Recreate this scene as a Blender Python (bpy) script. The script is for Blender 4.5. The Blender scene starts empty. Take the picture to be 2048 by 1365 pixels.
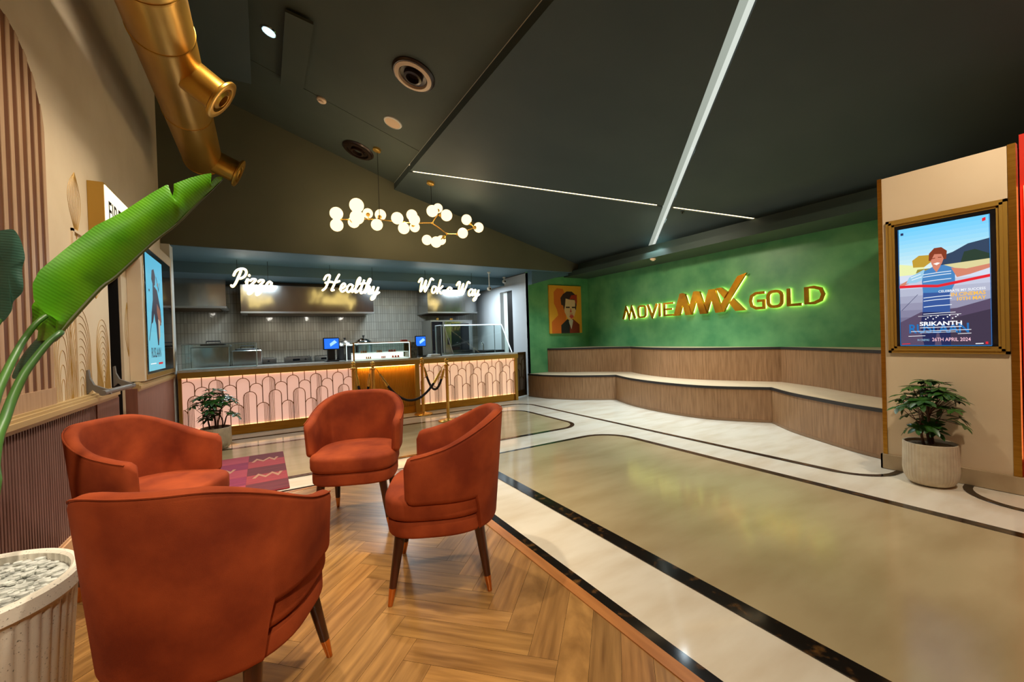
import bpy, bmesh, math, random
from mathutils import Vector, Matrix
from mathutils.geometry import tessellate_polygon
PI = math.pi
S = bpy.context.scene
COL = S.collection
random.seed(4)

# ------------------------------------------------------------------ camera, world, exposure
cam_d = bpy.data.cameras.new('camera'); cam = bpy.data.objects.new('camera', cam_d); COL.objects.link(cam)
S.camera = cam
YAW, PITCH, ROLL = math.radians(31.05), math.radians(-.514), math.radians(-1.844)
Fv = Vector((math.sin(YAW)*math.cos(PITCH), math.cos(YAW)*math.cos(PITCH), math.sin(PITCH)))
Rv = Vector((math.cos(YAW), -math.sin(YAW), 0)); Uv = Rv.cross(Fv)
R2 = Rv*math.cos(ROLL) + Uv*math.sin(ROLL); U2 = -Rv*math.sin(ROLL) + Uv*math.cos(ROLL)
m4 = Matrix((R2, U2, -Fv)).transposed().to_4x4(); m4.translation = (0, 0, 1.32)
cam.matrix_world = m4
cam_d.sensor_width = 36; cam_d.lens = 827.2/2048*36; cam_d.clip_start = .05; cam_d.clip_end = 60
w = bpy.data.worlds.new('world'); S.world = w; w.use_nodes = True
w.node_tree.nodes['Background'].inputs[0].default_value = (.9, .8, .65, 1)
w.node_tree.nodes['Background'].inputs[1].default_value = .02
S.view_settings.view_transform = 'Standard'; S.view_settings.look = 'None'
S.view_settings.exposure = 0.0; S.view_settings.gamma = 1; S.view_settings.use_curve_mapping = False
S.cycles.use_denoising = True
S.cycles.max_bounces = 8; S.cycles.diffuse_bounces = 5; S.cycles.glossy_bounces = 4; S.cycles.transparent_max_bounces = 12
S.cycles.sample_clamp_indirect = 4; S.cycles.caustics_reflective = False; S.cycles.caustics_refractive = False

WARM = (1, .72, .42); WARM2 = (1, .86, .67); NEUT = (1, .93, .82); COOL = (.74, .90, 1)
def lamp(name, kind, loc, energy, col, size=.2, target=None, spot=80, blend=.6, size_y=None):
    d = bpy.data.lights.new(name, kind); d.energy = energy; d.color = col
    if kind == 'AREA':
        d.size = size
        if size_y: d.shape = 'RECTANGLE'; d.size_y = size_y
    else: d.shadow_soft_size = size
    if kind == 'SPOT': d.spot_size = math.radians(spot); d.spot_blend = blend
    o = bpy.data.objects.new(name, d); COL.objects.link(o); o.location = loc
    t = Vector(target) if target else Vector(loc) - Vector((0, 0, 1))
    v = t - Vector(loc)
    o.rotation_euler = v.to_track_quat('-Z', 'Y').to_euler()
    return o
# ceiling downlights over the lounge (the near ones are above / behind the camera)
lamp('lounge_downlight', 'SPOT', (-.2, 2.6, 4.75), 330, WARM2, .06, (-.1, 2.5, 0), 62, .5)
lamp('lounge_downlight', 'SPOT', (1.0, 3.9, 4.35), 330, WARM2, .06, (.8, 3.8, 0), 60, .5)
lamp('lounge_downlight', 'SPOT', (.9, .6, 4.4), 330, WARM2, .06, (.8, 1.0, 0), 75, .5)
lamp('lounge_downlight', 'SPOT', (.16, 5.28, 4.76), 200, COOL, .05, (.2, 5.3, 0), 70, .5)
lamp('lounge_downlight', 'SPOT', (.3, 4.0, 4.7), 300, WARM2, .22, (-1.15, 4.4, 1.7), 80, .8)
lamp('lounge_downlight', 'SPOT', (.5, 1.8, 4.6), 300, WARM2, .25, (-1.15, 2.8, 2.4), 90, .8)
lamp('chair_back_fill', 'SPOT', (-.5, -2.0, 3.9), 620, WARM2, .1, (-.15, 1.7, .5), 40, .8)  # unseen fill spot added behind the camera to brighten the nearest chair's back
lamp('lounge_downlight', 'SPOT', (-.5, 1.2, 4.75), 120, NEUT, .08, (-.8, 1.9, .5), 34, .6)
lamp('leaf_downlight', 'SPOT', (.2, 1.0, 4.4), 220, NEUT, .05, (-.5, 2.4, 1.8), 36, .7)
# cool light from the long ceiling slot onto the bench and the marble in front of it
for i, (x, y, e) in enumerate(((6.1, 5.05, 230), (5.6, 4.48, 230), (5.05, 3.86, 190), (4.4, 3.1, 60))):
    z = 4.016 + .2551*2.157 - .2551*x + .06
    lamp('slot_light', 'SPOT', (x, y, z), e, COOL, .05, (x - .25, y + .05, 0), 105, .7)
lamp('bench_downlight', 'SPOT', (5.2, 6.6, 3.12), 120, COOL, .05, (5.2, 6.4, 0), 100, .7)
lamp('bench_downlight', 'SPOT', (4.9, 2.6, 3.2), 60, NEUT, .05, (5.3, 2.9, 0), 100, .7)
lamp('foyer_light', 'SPOT', (3.2, 2.0, 3.7), 110, WARM2, .08, (3.2, 2.2, 0), 120, .8)
lamp('green_wall_fill', 'SPOT', (4.3, 4.4, 3.05), 130, WARM2, .08, (6.85, 4.6, 1.55), 92, .9)  # added fill with no fixture of its own, brightens the green wall
lamp('foyer_light', 'SPOT', (3.4, 0.0, 3.6), 230, WARM2, .08, (4.9, 1.0, 1.2), 100, .8)  # fill added out of view to lighten the pillar face
lamp('counter_led', 'AREA', (1.86, 7.395, .872), 3.5, (1, .52, .14), .98, (1.86, 7.46, .3), size_y=.012)
# kitchen ceiling
for x in (.0, 2.4, 4.3):
    lamp('kitchen_light', 'AREA', (x, 8.95, 2.56), 52, COOL, .5, None, size_y=.2)
for x in (.15, .9, 1.65):
    lamp('hood_lamp', 'SPOT', (x, 9.8, 1.93), 11, NEUT, .04, (x, 10.25, 1.1), 140, .9)
lamp('hood_lamp', 'SPOT', (4.0, 9.7, 1.96), 6, NEUT, .04, (4.0, 10.0, 1.0), 140, .9)
lamp('hood_lamp', 'SPOT', (-.9, 9.7, 2.03), 7, NEUT, .04, (-.9, 10.2, 1.0), 140, .9)

# ------------------------------------------------------------------ materials
def mat(name, col, rough=.5, metal=0, col2=None, scale=5, stretch=(1, 1, 1), detail=4, bump=0, bscale=None,
        emit=None, strength=0, spec=.5, sheen=0, coat=0, ramp=(.35, .65), trans=0):
    m = bpy.data.materials.new(name); m.use_nodes = True; nt = m.node_tree; b = nt.nodes['Principled BSDF']
    b.inputs['Base Color'].default_value = (*col, 1); b.inputs['Roughness'].default_value = rough
    b.inputs['Metallic'].default_value = metal; b.inputs['Specular IOR Level'].default_value = spec
    if sheen: b.inputs['Sheen Weight'].default_value = sheen; b.inputs['Sheen Roughness'].default_value = .4; b.inputs['Sheen Tint'].default_value = (*col, 1)
    if coat: b.inputs['Coat Weight'].default_value = coat; b.inputs['Coat Roughness'].default_value = .08
    if trans: b.inputs['Transmission Weight'].default_value = trans
    if emit: b.inputs['Emission Color'].default_value = (*emit, 1); b.inputs['Emission Strength'].default_value = strength
    if col2 or bump:
        tc = nt.nodes.new('ShaderNodeTexCoord'); mp = nt.nodes.new('ShaderNodeMapping'); mp.inputs['Scale'].default_value = stretch
        nt.links.new(tc.outputs['Object'], mp.inputs[0])
        n = nt.nodes.new('ShaderNodeTexNoise'); n.inputs['Scale'].default_value = scale; n.inputs['Detail'].default_value = detail
        nt.links.new(mp.outputs[0], n.inputs['Vector'])
        if col2:
            r = nt.nodes.new('ShaderNodeValToRGB'); r.color_ramp.elements[0].position = ramp[0]; r.color_ramp.elements[1].position = ramp[1]
            r.color_ramp.elements[0].color = (*col, 1); r.color_ramp.elements[1].color = (*col2, 1)
            nt.links.new(n.outputs['Fac'], r.inputs[0]); nt.links.new(r.outputs[0], b.inputs['Base Color'])
        if bump:
            n2 = n
            if bscale:
                n2 = nt.nodes.new('ShaderNodeTexNoise'); n2.inputs['Scale'].default_value = bscale; n2.inputs['Detail'].default_value = 3
                nt.links.new(mp.outputs[0], n2.inputs['Vector'])
            bp = nt.nodes.new('ShaderNodeBump'); bp.inputs['Strength'].default_value = bump; bp.inputs['Distance'].default_value = .01
            nt.links.new(n2.outputs['Fac'], bp.inputs['Height']); nt.links.new(bp.outputs[0], b.inputs['Normal'])
    return m
def emis(name, col, s):
    return mat(name, (0, 0, 0), .6, emit=col, strength=s, spec=.2)
def s2l(*c):                                    # 0-255 sRGB to linear
    return tuple(((v/255)/12.92 if v/255 <= .04045 else ((v/255+.055)/1.055)**2.4) for v in c)

M = {}
M['ceil'] = mat('teal_ceiling_paint', s2l(62, 72, 66), .75, col2=s2l(68, 77, 70), scale=1.5)
M['panel'] = mat('teal_panel_paint', s2l(52, 66, 68), .7, col2=s2l(58, 71, 72), scale=1.2)
M['soffit'] = mat('blue_grey_soffit_paint', s2l(78, 108, 122), .6)
M['gable'] = mat('dark_olive_wall_paint', s2l(90, 92, 74), .8, col2=s2l(96, 97, 78), scale=1.3)
M['cream'] = mat('cream_wall_finish', s2l(226, 206, 174), .7, col2=s2l(232, 213, 182), scale=3)
M['pillar'] = mat('cream_plaster', s2l(214, 190, 156), .6, col2=s2l(219, 196, 163), scale=2)
M['green'] = mat('green_venetian_plaster', s2l(62, 136, 86), .42, col2=s2l(108, 172, 112), scale=2.6, detail=9, ramp=(.3, .72), bump=.15)
M['slat'] = mat('oak_slat_wood', s2l(198, 164, 130), .5, col2=s2l(182, 146, 112), scale=6, stretch=(8, 8, .6))
M['slatback'] = mat('dark_walnut_backing', s2l(112, 64, 24), .6, col2=s2l(92, 48, 16), scale=4, stretch=(4, 4, .5))
M['flute'] = mat('brown_fluted_panel', s2l(128, 92, 82), .5, col2=s2l(112, 78, 68), scale=5, stretch=(6, 6, .5))
M['fluteback'] = mat('dark_groove_paint', s2l(60, 38, 32), .7)
M['brownpanel'] = mat('brown_timber_panel', s2l(142, 92, 74), .45, col2=s2l(126, 80, 64), scale=5, stretch=(8, 8, .5))
M['rail'] = mat('champagne_rail_paint', s2l(190, 160, 108), .4)
M['basewood'] = mat('light_oak_skirting', s2l(208, 164, 122), .5)
M['gold'] = mat('brushed_gold_metal', s2l(196, 148, 62), .32, 1, col2=s2l(178, 130, 50), scale=12, stretch=(.4, .4, 6))
M['goldpaint'] = mat('antique_gold_paint', s2l(182, 142, 62), .42, .6)
M['brass'] = mat('polished_brass_metal', s2l(236, 186, 92), .22, .8)
M['duct'] = mat('satin_gold_duct_metal', s2l(208, 160, 66), .32, .80, col2=s2l(184, 136, 50), scale=3, stretch=(1, .3, 1), bump=.05)
M['line'] = mat('gold_line_paint', s2l(196, 156, 84), .4, .3)
M['black'] = mat('black_satin_paint', s2l(20, 18, 18), .4)
M['blackgloss'] = mat('black_glossy_glass', (.006, .006, .008), .05)
M['blackedge'] = mat('black_edge_strip', s2l(34, 28, 26), .5)
M['walnut'] = mat('walnut_veneer', s2l(158, 120, 84), .45, col2=s2l(124, 90, 58), scale=9, stretch=(5, 5, .35), detail=7, ramp=(.3, .7))
M['benchtop'] = mat('light_oak_bench_top', s2l(206, 182, 150), .4, col2=s2l(194, 168, 134), scale=6, stretch=(6, .6, 1))
M['marble_w'] = mat('pale_cream_marble', s2l(224, 214, 194), .085, col2=s2l(206, 190, 164), scale=1.6, stretch=(1, 3.4, 1), detail=9, ramp=(.42, .75), spec=.5)
M['marble_b'] = mat('beige_marble', s2l(178, 160, 122), .14, col2=s2l(162, 142, 104), scale=1.3, stretch=(1, 2.8, 1), detail=9, ramp=(.4, .7), spec=.6)
M['marble_d'] = mat('dark_emperador_marble', s2l(26, 20, 16), .1, col2=s2l(120, 82, 40), scale=14, detail=10, ramp=(.56, .82), spec=.6)
M['stone'] = mat('beige_stone_skirting', s2l(188, 166, 132), .35, col2=s2l(176, 152, 118), scale=5)
M['strip'] = mat('oak_edge_strip', s2l(178, 116, 60), .35, col2=s2l(160, 100, 48), scale=6, stretch=(5, .5, 1))
M['white'] = mat('white_paint', s2l(216, 216, 210), .5)
M['whitewall'] = mat('white_kitchen_wall', s2l(196, 198, 200), .5)
M['steel'] = mat('brushed_stainless_steel', (.62, .62, .60), .16, 1, col2=(.5, .5, .49), scale=2.2, stretch=(1, 1, .4), bump=1.0, bscale=1.6)
M['steel2'] = mat('satin_stainless_steel', (.55, .56, .55), .3, 1)
M['chrome'] = mat('polished_chrome', (.75, .75, .75), .08, 1)
M['greymetal'] = mat('grey_powder_coated_metal', s2l(128, 124, 120), .4, .4)
M['red'] = mat('glossy_red_wall_paint', s2l(200, 34, 12), .35)
M['quartz'] = mat('white_quartz_worktop', s2l(214, 212, 206), .15, col2=s2l(200, 198, 190), scale=20)
M['velvet'] = mat('rust_velvet_fabric', s2l(156, 68, 30), .85, col2=s2l(114, 42, 17), scale=4.2, detail=9, sheen=.15, bump=.18, bscale=500, spec=.2)
M['darkwood'] = mat('dark_mahogany_leg_wood', s2l(70, 30, 16), .28, col2=s2l(48, 20, 10), scale=12, stretch=(4, 4, .4))
M['copper'] = mat('copper_brass_ferrule', s2l(214, 142, 84), .2, 1)
M['globe'] = emis('opal_lit_globe', (1, .70, .36), 2.3)
M['neon'] = emis('white_lit_letter', (1, .95, .84), 6)
M['neonrim'] = emis('warm_lit_letter_edge', (1, .72, .22), 2.2)
M['halo'] = emis('yellow_led_halo', (1, .93, .22), 10.0)
M['led_w'] = emis('warm_led_strip', (1, .76, .42), 5.0)
M['led_n'] = emis('neutral_led_diffuser', (.93, 1, .90), .75)
M['led_c'] = emis('cool_led_strip', (.62, .85, 1), 3.5)
M['pink'] = mat('pink_backlit_onyx', s2l(232, 190, 172), .3, emit=(1, .56, .42), strength=.60)
M['peach'] = mat('peach_backlit_onyx', s2l(235, 196, 166), .3, emit=(1, .60, .38), strength=.68)
M['dkgrille'] = mat('dark_bronze_metal', s2l(92, 66, 34), .4, .8)
M['grille'] = mat('bronze_gold_grille_metal', s2l(150, 108, 48), .35, .7)
M['ribgold'] = mat('ribbed_gold_laminate', s2l(196, 136, 40), .35, .5)
M['rope'] = mat('black_velvet_rope', s2l(24, 16, 18), .8, sheen=.3)
M['soil'] = mat('pale_pebble_mulch', s2l(150, 132, 108), .9, col2=s2l(96, 80, 62), scale=90, bump=.8)
M['pebble'] = mat('white_pebble', s2l(206, 208, 200), .35, col2=s2l(150, 152, 146), scale=30, bump=.3)
M['bark'] = mat('brown_bark', s2l(84, 52, 34), .8, col2=s2l(58, 34, 22), scale=20, bump=.5)
M['leafdark'] = mat('dark_green_leaf', s2l(48, 92, 24), .35, col2=s2l(30, 66, 18), scale=10)
M['potwhite'] = mat('white_terrazzo_pot', s2l(214, 206, 190), .45, col2=s2l(120, 116, 106), scale=150, detail=1, ramp=(.66, .76), bump=.05)
M['pot'] = mat('pale_ribbed_concrete_pot', s2l(206, 192, 166), .6, col2=s2l(192, 176, 150), scale=14, bump=.1)
M['smoke'] = mat('cream_plastic', s2l(222, 196, 168), .5)
M['speaker'] = mat('cream_speaker_mesh', s2l(214, 184, 150), .6)
M['bulb'] = emis('cool_downlight_lens', (.30, .60, .75), .5)
M['bulbrim'] = emis('cool_downlight_ring', (.6, .9, 1), 1.6)
M['blue'] = emis('blue_lit_screen', (.02, .16, .95), 1.3)
M['bluel'] = emis('pale_blue_screen_glow', (.35, .65, 1), 1.3)
M['caselight'] = mat('lit_white_shelf', (.85, .85, .82), .4, emit=(.95, 1, .92), strength=.75)
M['food'] = mat('golden_pastry', s2l(206, 150, 84), .6, col2=s2l(170, 98, 50), scale=30)
M['foodred'] = mat('red_topped_pastry', s2l(190, 74, 50), .6)
M['signglow'] = emis('warm_white_sign_face', (1, .86, .58), 1.7)

def leafmat(name, c1, c2, rough, dirv, sc):
    m = mat(name, c1, rough, col2=c2, scale=6, spec=.5); nt = m.node_tree; b = nt.nodes['Principled BSDF']
    tc = nt.nodes.new('ShaderNodeTexCoord'); vd = nt.nodes.new('ShaderNodeVectorMath'); vd.operation = 'DOT_PRODUCT'
    vd.inputs[1].default_value = dirv; nt.links.new(tc.outputs['Object'], vd.inputs[0])
    cx = nt.nodes.new('ShaderNodeCombineXYZ'); nt.links.new(vd.outputs['Value'], cx.inputs[0])
    wv = nt.nodes.new('ShaderNodeTexWave'); wv.inputs['Scale'].default_value = sc; wv.inputs['Distortion'].default_value = .6
    nt.links.new(cx.outputs[0], wv.inputs['Vector'])
    bp = nt.nodes.new('ShaderNodeBump'); bp.inputs['Strength'].default_value = .13; bp.inputs['Distance'].default_value = .003
    nt.links.new(wv.outputs['Fac'], bp.inputs['Height']); nt.links.new(bp.outputs[0], b.inputs['Normal'])
    b.inputs['Transmission Weight'].default_value = 0
    return m
M['bigleaf'] = leafmat('bright_green_leaf', s2l(104, 178, 14), s2l(74, 150, 8), .38, (.62, .05, .78), 26)
M['bluleaf'] = leafmat('blue_green_leaf', s2l(66, 112, 92), s2l(48, 92, 76), .45, (.2, .1, .97), 30)
M['stemgreen'] = mat('green_leaf_stalk', s2l(70, 112, 44), .4, col2=s2l(48, 84, 40), scale=8, stretch=(1, 1, .3))

def tilemat():
    m = mat('glossy_kitkat_wall_tile', s2l(150, 148, 138), .12); nt = m.node_tree; b = nt.nodes['Principled BSDF']
    tc = nt.nodes.new('ShaderNodeTexCoord'); sp = nt.nodes.new('ShaderNodeSeparateXYZ'); cx = nt.nodes.new('ShaderNodeCombineXYZ')
    nt.links.new(tc.outputs['Object'], sp.inputs[0]); nt.links.new(sp.outputs['Z'], cx.inputs[0]); nt.links.new(sp.outputs['X'], cx.inputs[1])
    br = nt.nodes.new('ShaderNodeTexBrick'); br.offset = 0
    for k, v in (('Scale', 1), ('Brick Width', .2), ('Row Height', .055), ('Mortar Size', .004), ('Bias', 0)): br.inputs[k].default_value = v
    br.inputs['Color1'].default_value = (*s2l(166, 162, 150), 1); br.inputs['Color2'].default_value = (*s2l(150, 146, 135), 1); br.inputs['Mortar'].default_value = (*s2l(118, 114, 104), 1)
    nt.links.new(cx.outputs[0], br.inputs['Vector']); nt.links.new(br.outputs['Color'], b.inputs['Base Color'])
    n = nt.nodes.new('ShaderNodeTexNoise'); n.inputs['Scale'].default_value = 12; nt.links.new(tc.outputs['Object'], n.inputs['Vector'])
    mx = nt.nodes.new('ShaderNodeMath'); mx.operation = 'MULTIPLY_ADD'; mx.inputs[1].default_value = -.6
    nt.links.new(br.outputs['Fac'], mx.inputs[0]); nt.links.new(n.outputs['Fac'], mx.inputs[2])
    bp = nt.nodes.new('ShaderNodeBump'); bp.inputs['Strength'].default_value = .35; bp.inputs['Distance'].default_value = .008
    nt.links.new(mx.outputs[0], bp.inputs['Height']); nt.links.new(bp.outputs[0], b.inputs['Normal'])
    return m
M['tile'] = tilemat()
def woodmat():
    m = mat('herringbone_oak', (.4, .2, .05), .3, spec=.5); nt = m.node_tree; b = nt.nodes['Principled BSDF']
    uv = nt.nodes.new('ShaderNodeUVMap'); uv.uv_map = 'grain'
    mp = nt.nodes.new('ShaderNodeMapping'); mp.inputs['Scale'].default_value = (1.2, 14, 1); nt.links.new(uv.outputs[0], mp.inputs[0])
    n = nt.nodes.new('ShaderNodeTexNoise'); n.inputs['Scale'].default_value = 2.2; n.inputs['Detail'].default_value = 8; nt.links.new(mp.outputs[0], n.inputs['Vector'])
    r = nt.nodes.new('ShaderNodeValToRGB'); r.color_ramp.elements[0].position = .3; r.color_ramp.elements[1].position = .72
    r.color_ramp.elements[0].color = (*s2l(122, 84, 42), 1); r.color_ramp.elements[1].color = (*s2l(176, 130, 74), 1)
    nt.links.new(n.outputs['Fac'], r.inputs[0])
    at = nt.nodes.new('ShaderNodeVertexColor'); at.layer_name = 'tone'
    mx = nt.nodes.new('ShaderNodeMix'); mx.data_type = 'RGBA'; mx.blend_type = 'MULTIPLY'; mx.inputs[0].default_value = 1
    nt.links.new(r.outputs[0], mx.inputs[6]); nt.links.new(at.outputs[0], mx.inputs[7]); nt.links.new(mx.outputs[2], b.inputs['Base Color'])
    bp = nt.nodes.new('ShaderNodeBump'); bp.inputs['Strength'].default_value = .08; nt.links.new(n.outputs['Fac'], bp.inputs['Height']); nt.links.new(bp.outputs[0], b.inputs['Normal'])
    return m
M['wood'] = woodmat()
def glassmat():
    m = bpy.data.materials.new('clear_case_glass'); m.use_nodes = True; nt = m.node_tree; nt.nodes.clear()
    o = nt.nodes.new('ShaderNodeOutputMaterial'); t = nt.nodes.new('ShaderNodeBsdfTransparent'); t.inputs[0].default_value = (.86, .93, .92, 1)
    g = nt.nodes.new('ShaderNodeBsdfGlossy'); g.inputs['Roughness'].default_value = .03
    f = nt.nodes.new('ShaderNodeFresnel'); f.inputs[0].default_value = 1.35; mx = nt.nodes.new('ShaderNodeMixShader')
    nt.links.new(f.outputs[0], mx.inputs[0]); nt.links.new(t.outputs[0], mx.inputs[1]); nt.links.new(g.outputs[0], mx.inputs[2]); nt.links.new(mx.outputs[0], o.inputs[0])
    return m
M['glass'] = glassmat()

# ------------------------------------------------------------------ mesh helpers
class MB:
    def __init__(s): s.v = []; s.f = []; s.m = []; s.sm = []
    def add(s, vs, fs, mi=0, smooth=False):
        o = len(s.v); s.v += [tuple(v) for v in vs]
        for f in fs: s.f.append(tuple(i+o for i in f)); s.m.append(mi); s.sm.append(smooth)
        return s
    def box(s, a, b, mi=0):
        x0, y0, z0 = (min(a[i], b[i]) for i in range(3)); x1, y1, z1 = (max(a[i], b[i]) for i in range(3))
        return s.add([(x0,y0,z0),(x1,y0,z0),(x1,y1,z0),(x0,y1,z0),(x0,y0,z1),(x1,y0,z1),(x1,y1,z1),(x0,y1,z1)],
                     [(0,3,2,1),(4,5,6,7),(0,1,5,4),(1,2,6,5),(2,3,7,6),(3,0,4,7)], mi)
    def rbox(s, c, size, r=.01, rot=0, mi=0, n=4):      # box with rounded vertical edges + small chamfer
        hx, hy, hz = size[0]/2, size[1]/2, size[2]/2; r = min(r, hx*.99, hy*.99); ch = min(r*.6, hz*.4)
        pts = []
        for (sx, sy, a0) in ((1,1,0),(-1,1,90),(-1,-1,180),(1,-1,270)):
            for k in range(n+1):
                a = math.radians(a0+90*k/n); pts.append((sx*(hx-r), sy*(hy-r), math.cos(a), math.sin(a)))
        rings = []
        for z, k in ((-hz, r-ch), (-hz+ch, r), (hz-ch, r), (hz, r-ch)):
            rings.append([(x+ca*k, y+sa*k, z) for x, y, ca, sa in pts])
        ca, sa = math.cos(rot), math.sin(rot)
        V = [(c[0]+x*ca-y*sa, c[1]+x*sa+y*ca, c[2]+z) for R in rings for x, y, z in R]; N = len(pts)
        Fs = [(j*N+i, j*N+(i+1)%N, (j+1)*N+(i+1)%N, (j+1)*N+i) for j in range(3) for i in range(N)]
        Fs += [tuple(range(N))[::-1], tuple(3*N+i for i in range(N))]
        return s.add(V, Fs, mi)
    def tube(s, pts, rad, n=8, mi=0, cap=True, closed=False, smooth=True, flat=None):
        P = [Vector(p) for p in pts]; rr = rad if isinstance(rad, (list, tuple)) else [rad]*len(P)
        V = []; N = len(P); prev = None
        for i, p in enumerate(P):
            if closed: t = P[(i+1) % N]-P[i-1]
            else: t = P[min(i+1, N-1)]-P[max(i-1, 0)]
            t = t.normalized() if t.length > 1e-9 else Vector((0, 0, 1))
            if prev is None: u = t.cross(Vector((0, 0, 1)) if abs(t.z) < .9 else Vector((1, 0, 0))).normalized()
            else:
                u = prev - t*prev.dot(t); u = u.normalized() if u.length > 1e-6 else t.orthogonal().normalized()
            prev = u; w_ = t.cross(u)
            for k in range(n):
                a = 2*PI*k/n; V.append(p+(u*math.cos(a)+w_*math.sin(a))*rr[i])
        Fs = []
        for i in range(N if closed else N-1):
            j = (i+1) % N
            for k in range(n): Fs.append((i*n+k, i*n+(k+1) % n, j*n+(k+1) % n, j*n+k))
        if cap and not closed: Fs += [tuple(range(n))[::-1], tuple((N-1)*n+k for k in range(n))]
        return s.add(V, Fs, mi, smooth)
    def lathe(s, prof, c=(0, 0, 0), n=32, mi=0, axis=None, smooth=True, rib=None):
        c = Vector(c); q = Vector((0, 0, 1)).rotation_difference(Vector(axis).normalized()) if axis is not None else None
        V = []
        for r, z in prof:
            for k in range(n):
                a = 2*PI*k/n; rk = r
                if rib and r > 1e-4: rk = r*(1+rib(a, z))
                p = Vector((rk*math.cos(a), rk*math.sin(a), z))
                V.append(c+(q @ p if q else p))
        Fs = [(j*n+k, j*n+(k+1) % n, (j+1)*n+(k+1) % n, (j+1)*n+k) for j in range(len(prof)-1) for k in range(n)]
        if prof[0][0] > 1e-4: Fs.append(tuple(range(n))[::-1])
        if prof[-1][0] > 1e-4: Fs.append(tuple((len(prof)-1)*n+k for k in range(n)))
        return s.add(V, Fs, mi, smooth)
    def prism(s, poly, f0, f1, mi=0, smooth=False):     # poly 2D, f0/f1: maps (u,v)->3D for both ends
        n = len(poly); A = [f0(*p) for p in poly]; B = [f1(*p) for p in poly]
        tri = tessellate_polygon([[Vector((p[0], p[1], 0)) for p in poly]])
        s.add(A+B, [tuple(t) for t in tri] + [tuple(i+n for i in reversed(t)) for t in tri]
              + [(i, (i+1) % n, (i+1) % n+n, i+n) for i in range(n)], mi, smooth)
        return s
    def ball(s, c, r, n=16, mi=0, sq=(1, 1, 1)):
        V = []; m_ = n//2
        for j in range(m_+1):
            t = PI*j/m_
            for k in range(n):
                a = 2*PI*k/n; V.append((c[0]+r*sq[0]*math.sin(t)*math.cos(a), c[1]+r*sq[1]*math.sin(t)*math.sin(a), c[2]+r*sq[2]*math.cos(t)))
        return s.add(V, [(j*n+k, (j+1)*n+k, (j+1)*n+(k+1) % n, j*n+(k+1) % n) for j in range(m_) for k in range(n)], mi, True)
    def build(s, name, mats, parent=None, shift=True):
        me = bpy.data.meshes.new(name)
        off = Vector((0, 0, 0))
        if parent is not None and shift:
            q = parent
            while q is not None: off += q.location; q = q.parent
        me.from_pydata([tuple(Vector(v)-off) for v in s.v], [], s.f)
        if not isinstance(mats, (list, tuple)): mats = [mats]
        for m in mats: me.materials.append(m)
        me.polygons.foreach_set('material_index', s.m); me.polygons.foreach_set('use_smooth', s.sm)
        bm = bmesh.new(); bm.from_mesh(me); bmesh.ops.remove_doubles(bm, verts=bm.verts, dist=1e-6); bmesh.ops.recalc_face_normals(bm, faces=bm.faces); bm.to_mesh(me); bm.free()
        me.update()
        o = bpy.data.objects.new(name, me); COL.objects.link(o)
        if parent is not None: o.parent = parent
        if any(s.sm):
            try: me.set_sharp_from_angle(angle=math.radians(42))
            except Exception: pass
        return o
def thing(name, label, cat, loc=(0, 0, 0), group=None, rz=0):
    o = bpy.data.objects.new(name, None); COL.objects.link(o); o.empty_display_size = .1
    o.location = loc; o.rotation_euler = (0, 0, rz); o['label'] = label; o['category'] = cat
    if group: o['group'] = group
    return o
def tag(o, label, cat, group=None):
    o['label'] = label; o['category'] = cat
    if group: o['group'] = group
    return o
def struct(o): o['kind'] = 'structure'; return o
def copy_tree(o, parent=None):
    c = o.copy(); COL.objects.link(c); c.parent = parent
    for ch in list(o.children): copy_tree(ch, c)
    return c
def text_polys(txt, size=1, font_sx=1, align='LEFT', bold=0):
    """text as (verts2d, faces) using Blender's built-in face"""
    cu = bpy.data.curves.new('t', 'FONT'); cu.body = txt; cu.size = size; cu.align_x = align; cu.offset = bold; cu.resolution_u = 3
    ob = bpy.data.objects.new('t', cu); COL.objects.link(ob)
    dg = bpy.context.evaluated_depsgraph_get(); dg.update()
    me = bpy.data.meshes.new_from_object(ob.evaluated_get(dg), depsgraph=dg)
    V = [(v.co.x*font_sx, v.co.y) for v in me.vertices]; Fs = [tuple(p.vertices) for p in me.polygons]
    bpy.data.objects.remove(ob); bpy.data.curves.remove(cu); bpy.data.meshes.remove(me)
    return V, Fs
def smooth_path(P, n=6, closed=False):
    P = [Vector(p) for p in P]; N = len(P); out = []
    rng = range(N if closed else N-1)
    for i in rng:
        p0 = P[i-1] if (closed or i > 0) else P[i]; p1 = P[i]; p2 = P[(i+1) % N]; p3 = P[(i+2) % N] if (closed or i+2 < N) else P[i+1]
        for k in range(n):
            t = k/n; out.append(.5*((2*p1)+(p2-p0)*t+(2*p0-5*p1+4*p2-p3)*t*t+(3*p1-p0-3*p2+p3)*t**3))
    if not closed: out.append(P[-1])
    return out
def ribbon(path, w, closed=False):             # 2D path -> closed polygon strip points (left, right)
    P = [Vector(p) for p in path]; N = len(P); L = []; R_ = []
    for i, p in enumerate(P):
        if closed: a, b = P[i-1], P[(i+1) % N]
        else: a, b = P[max(i-1, 0)], P[min(i+1, N-1)]
        t = (b-a).normalized()
        # mitre
        if (closed or 0 < i < N-1):
            t1 = (p-P[i-1]).normalized(); t2 = (P[(i+1) % N]-p).normalized(); c = max(.35, math.sqrt(max(0, (1+t1.dot(t2))/2)))
        else: c = 1
        nrm = Vector((-t.y, t.x))*(w/2/c); L.append(p+nrm); R_.append(p-nrm)
    return L, R_
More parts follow.
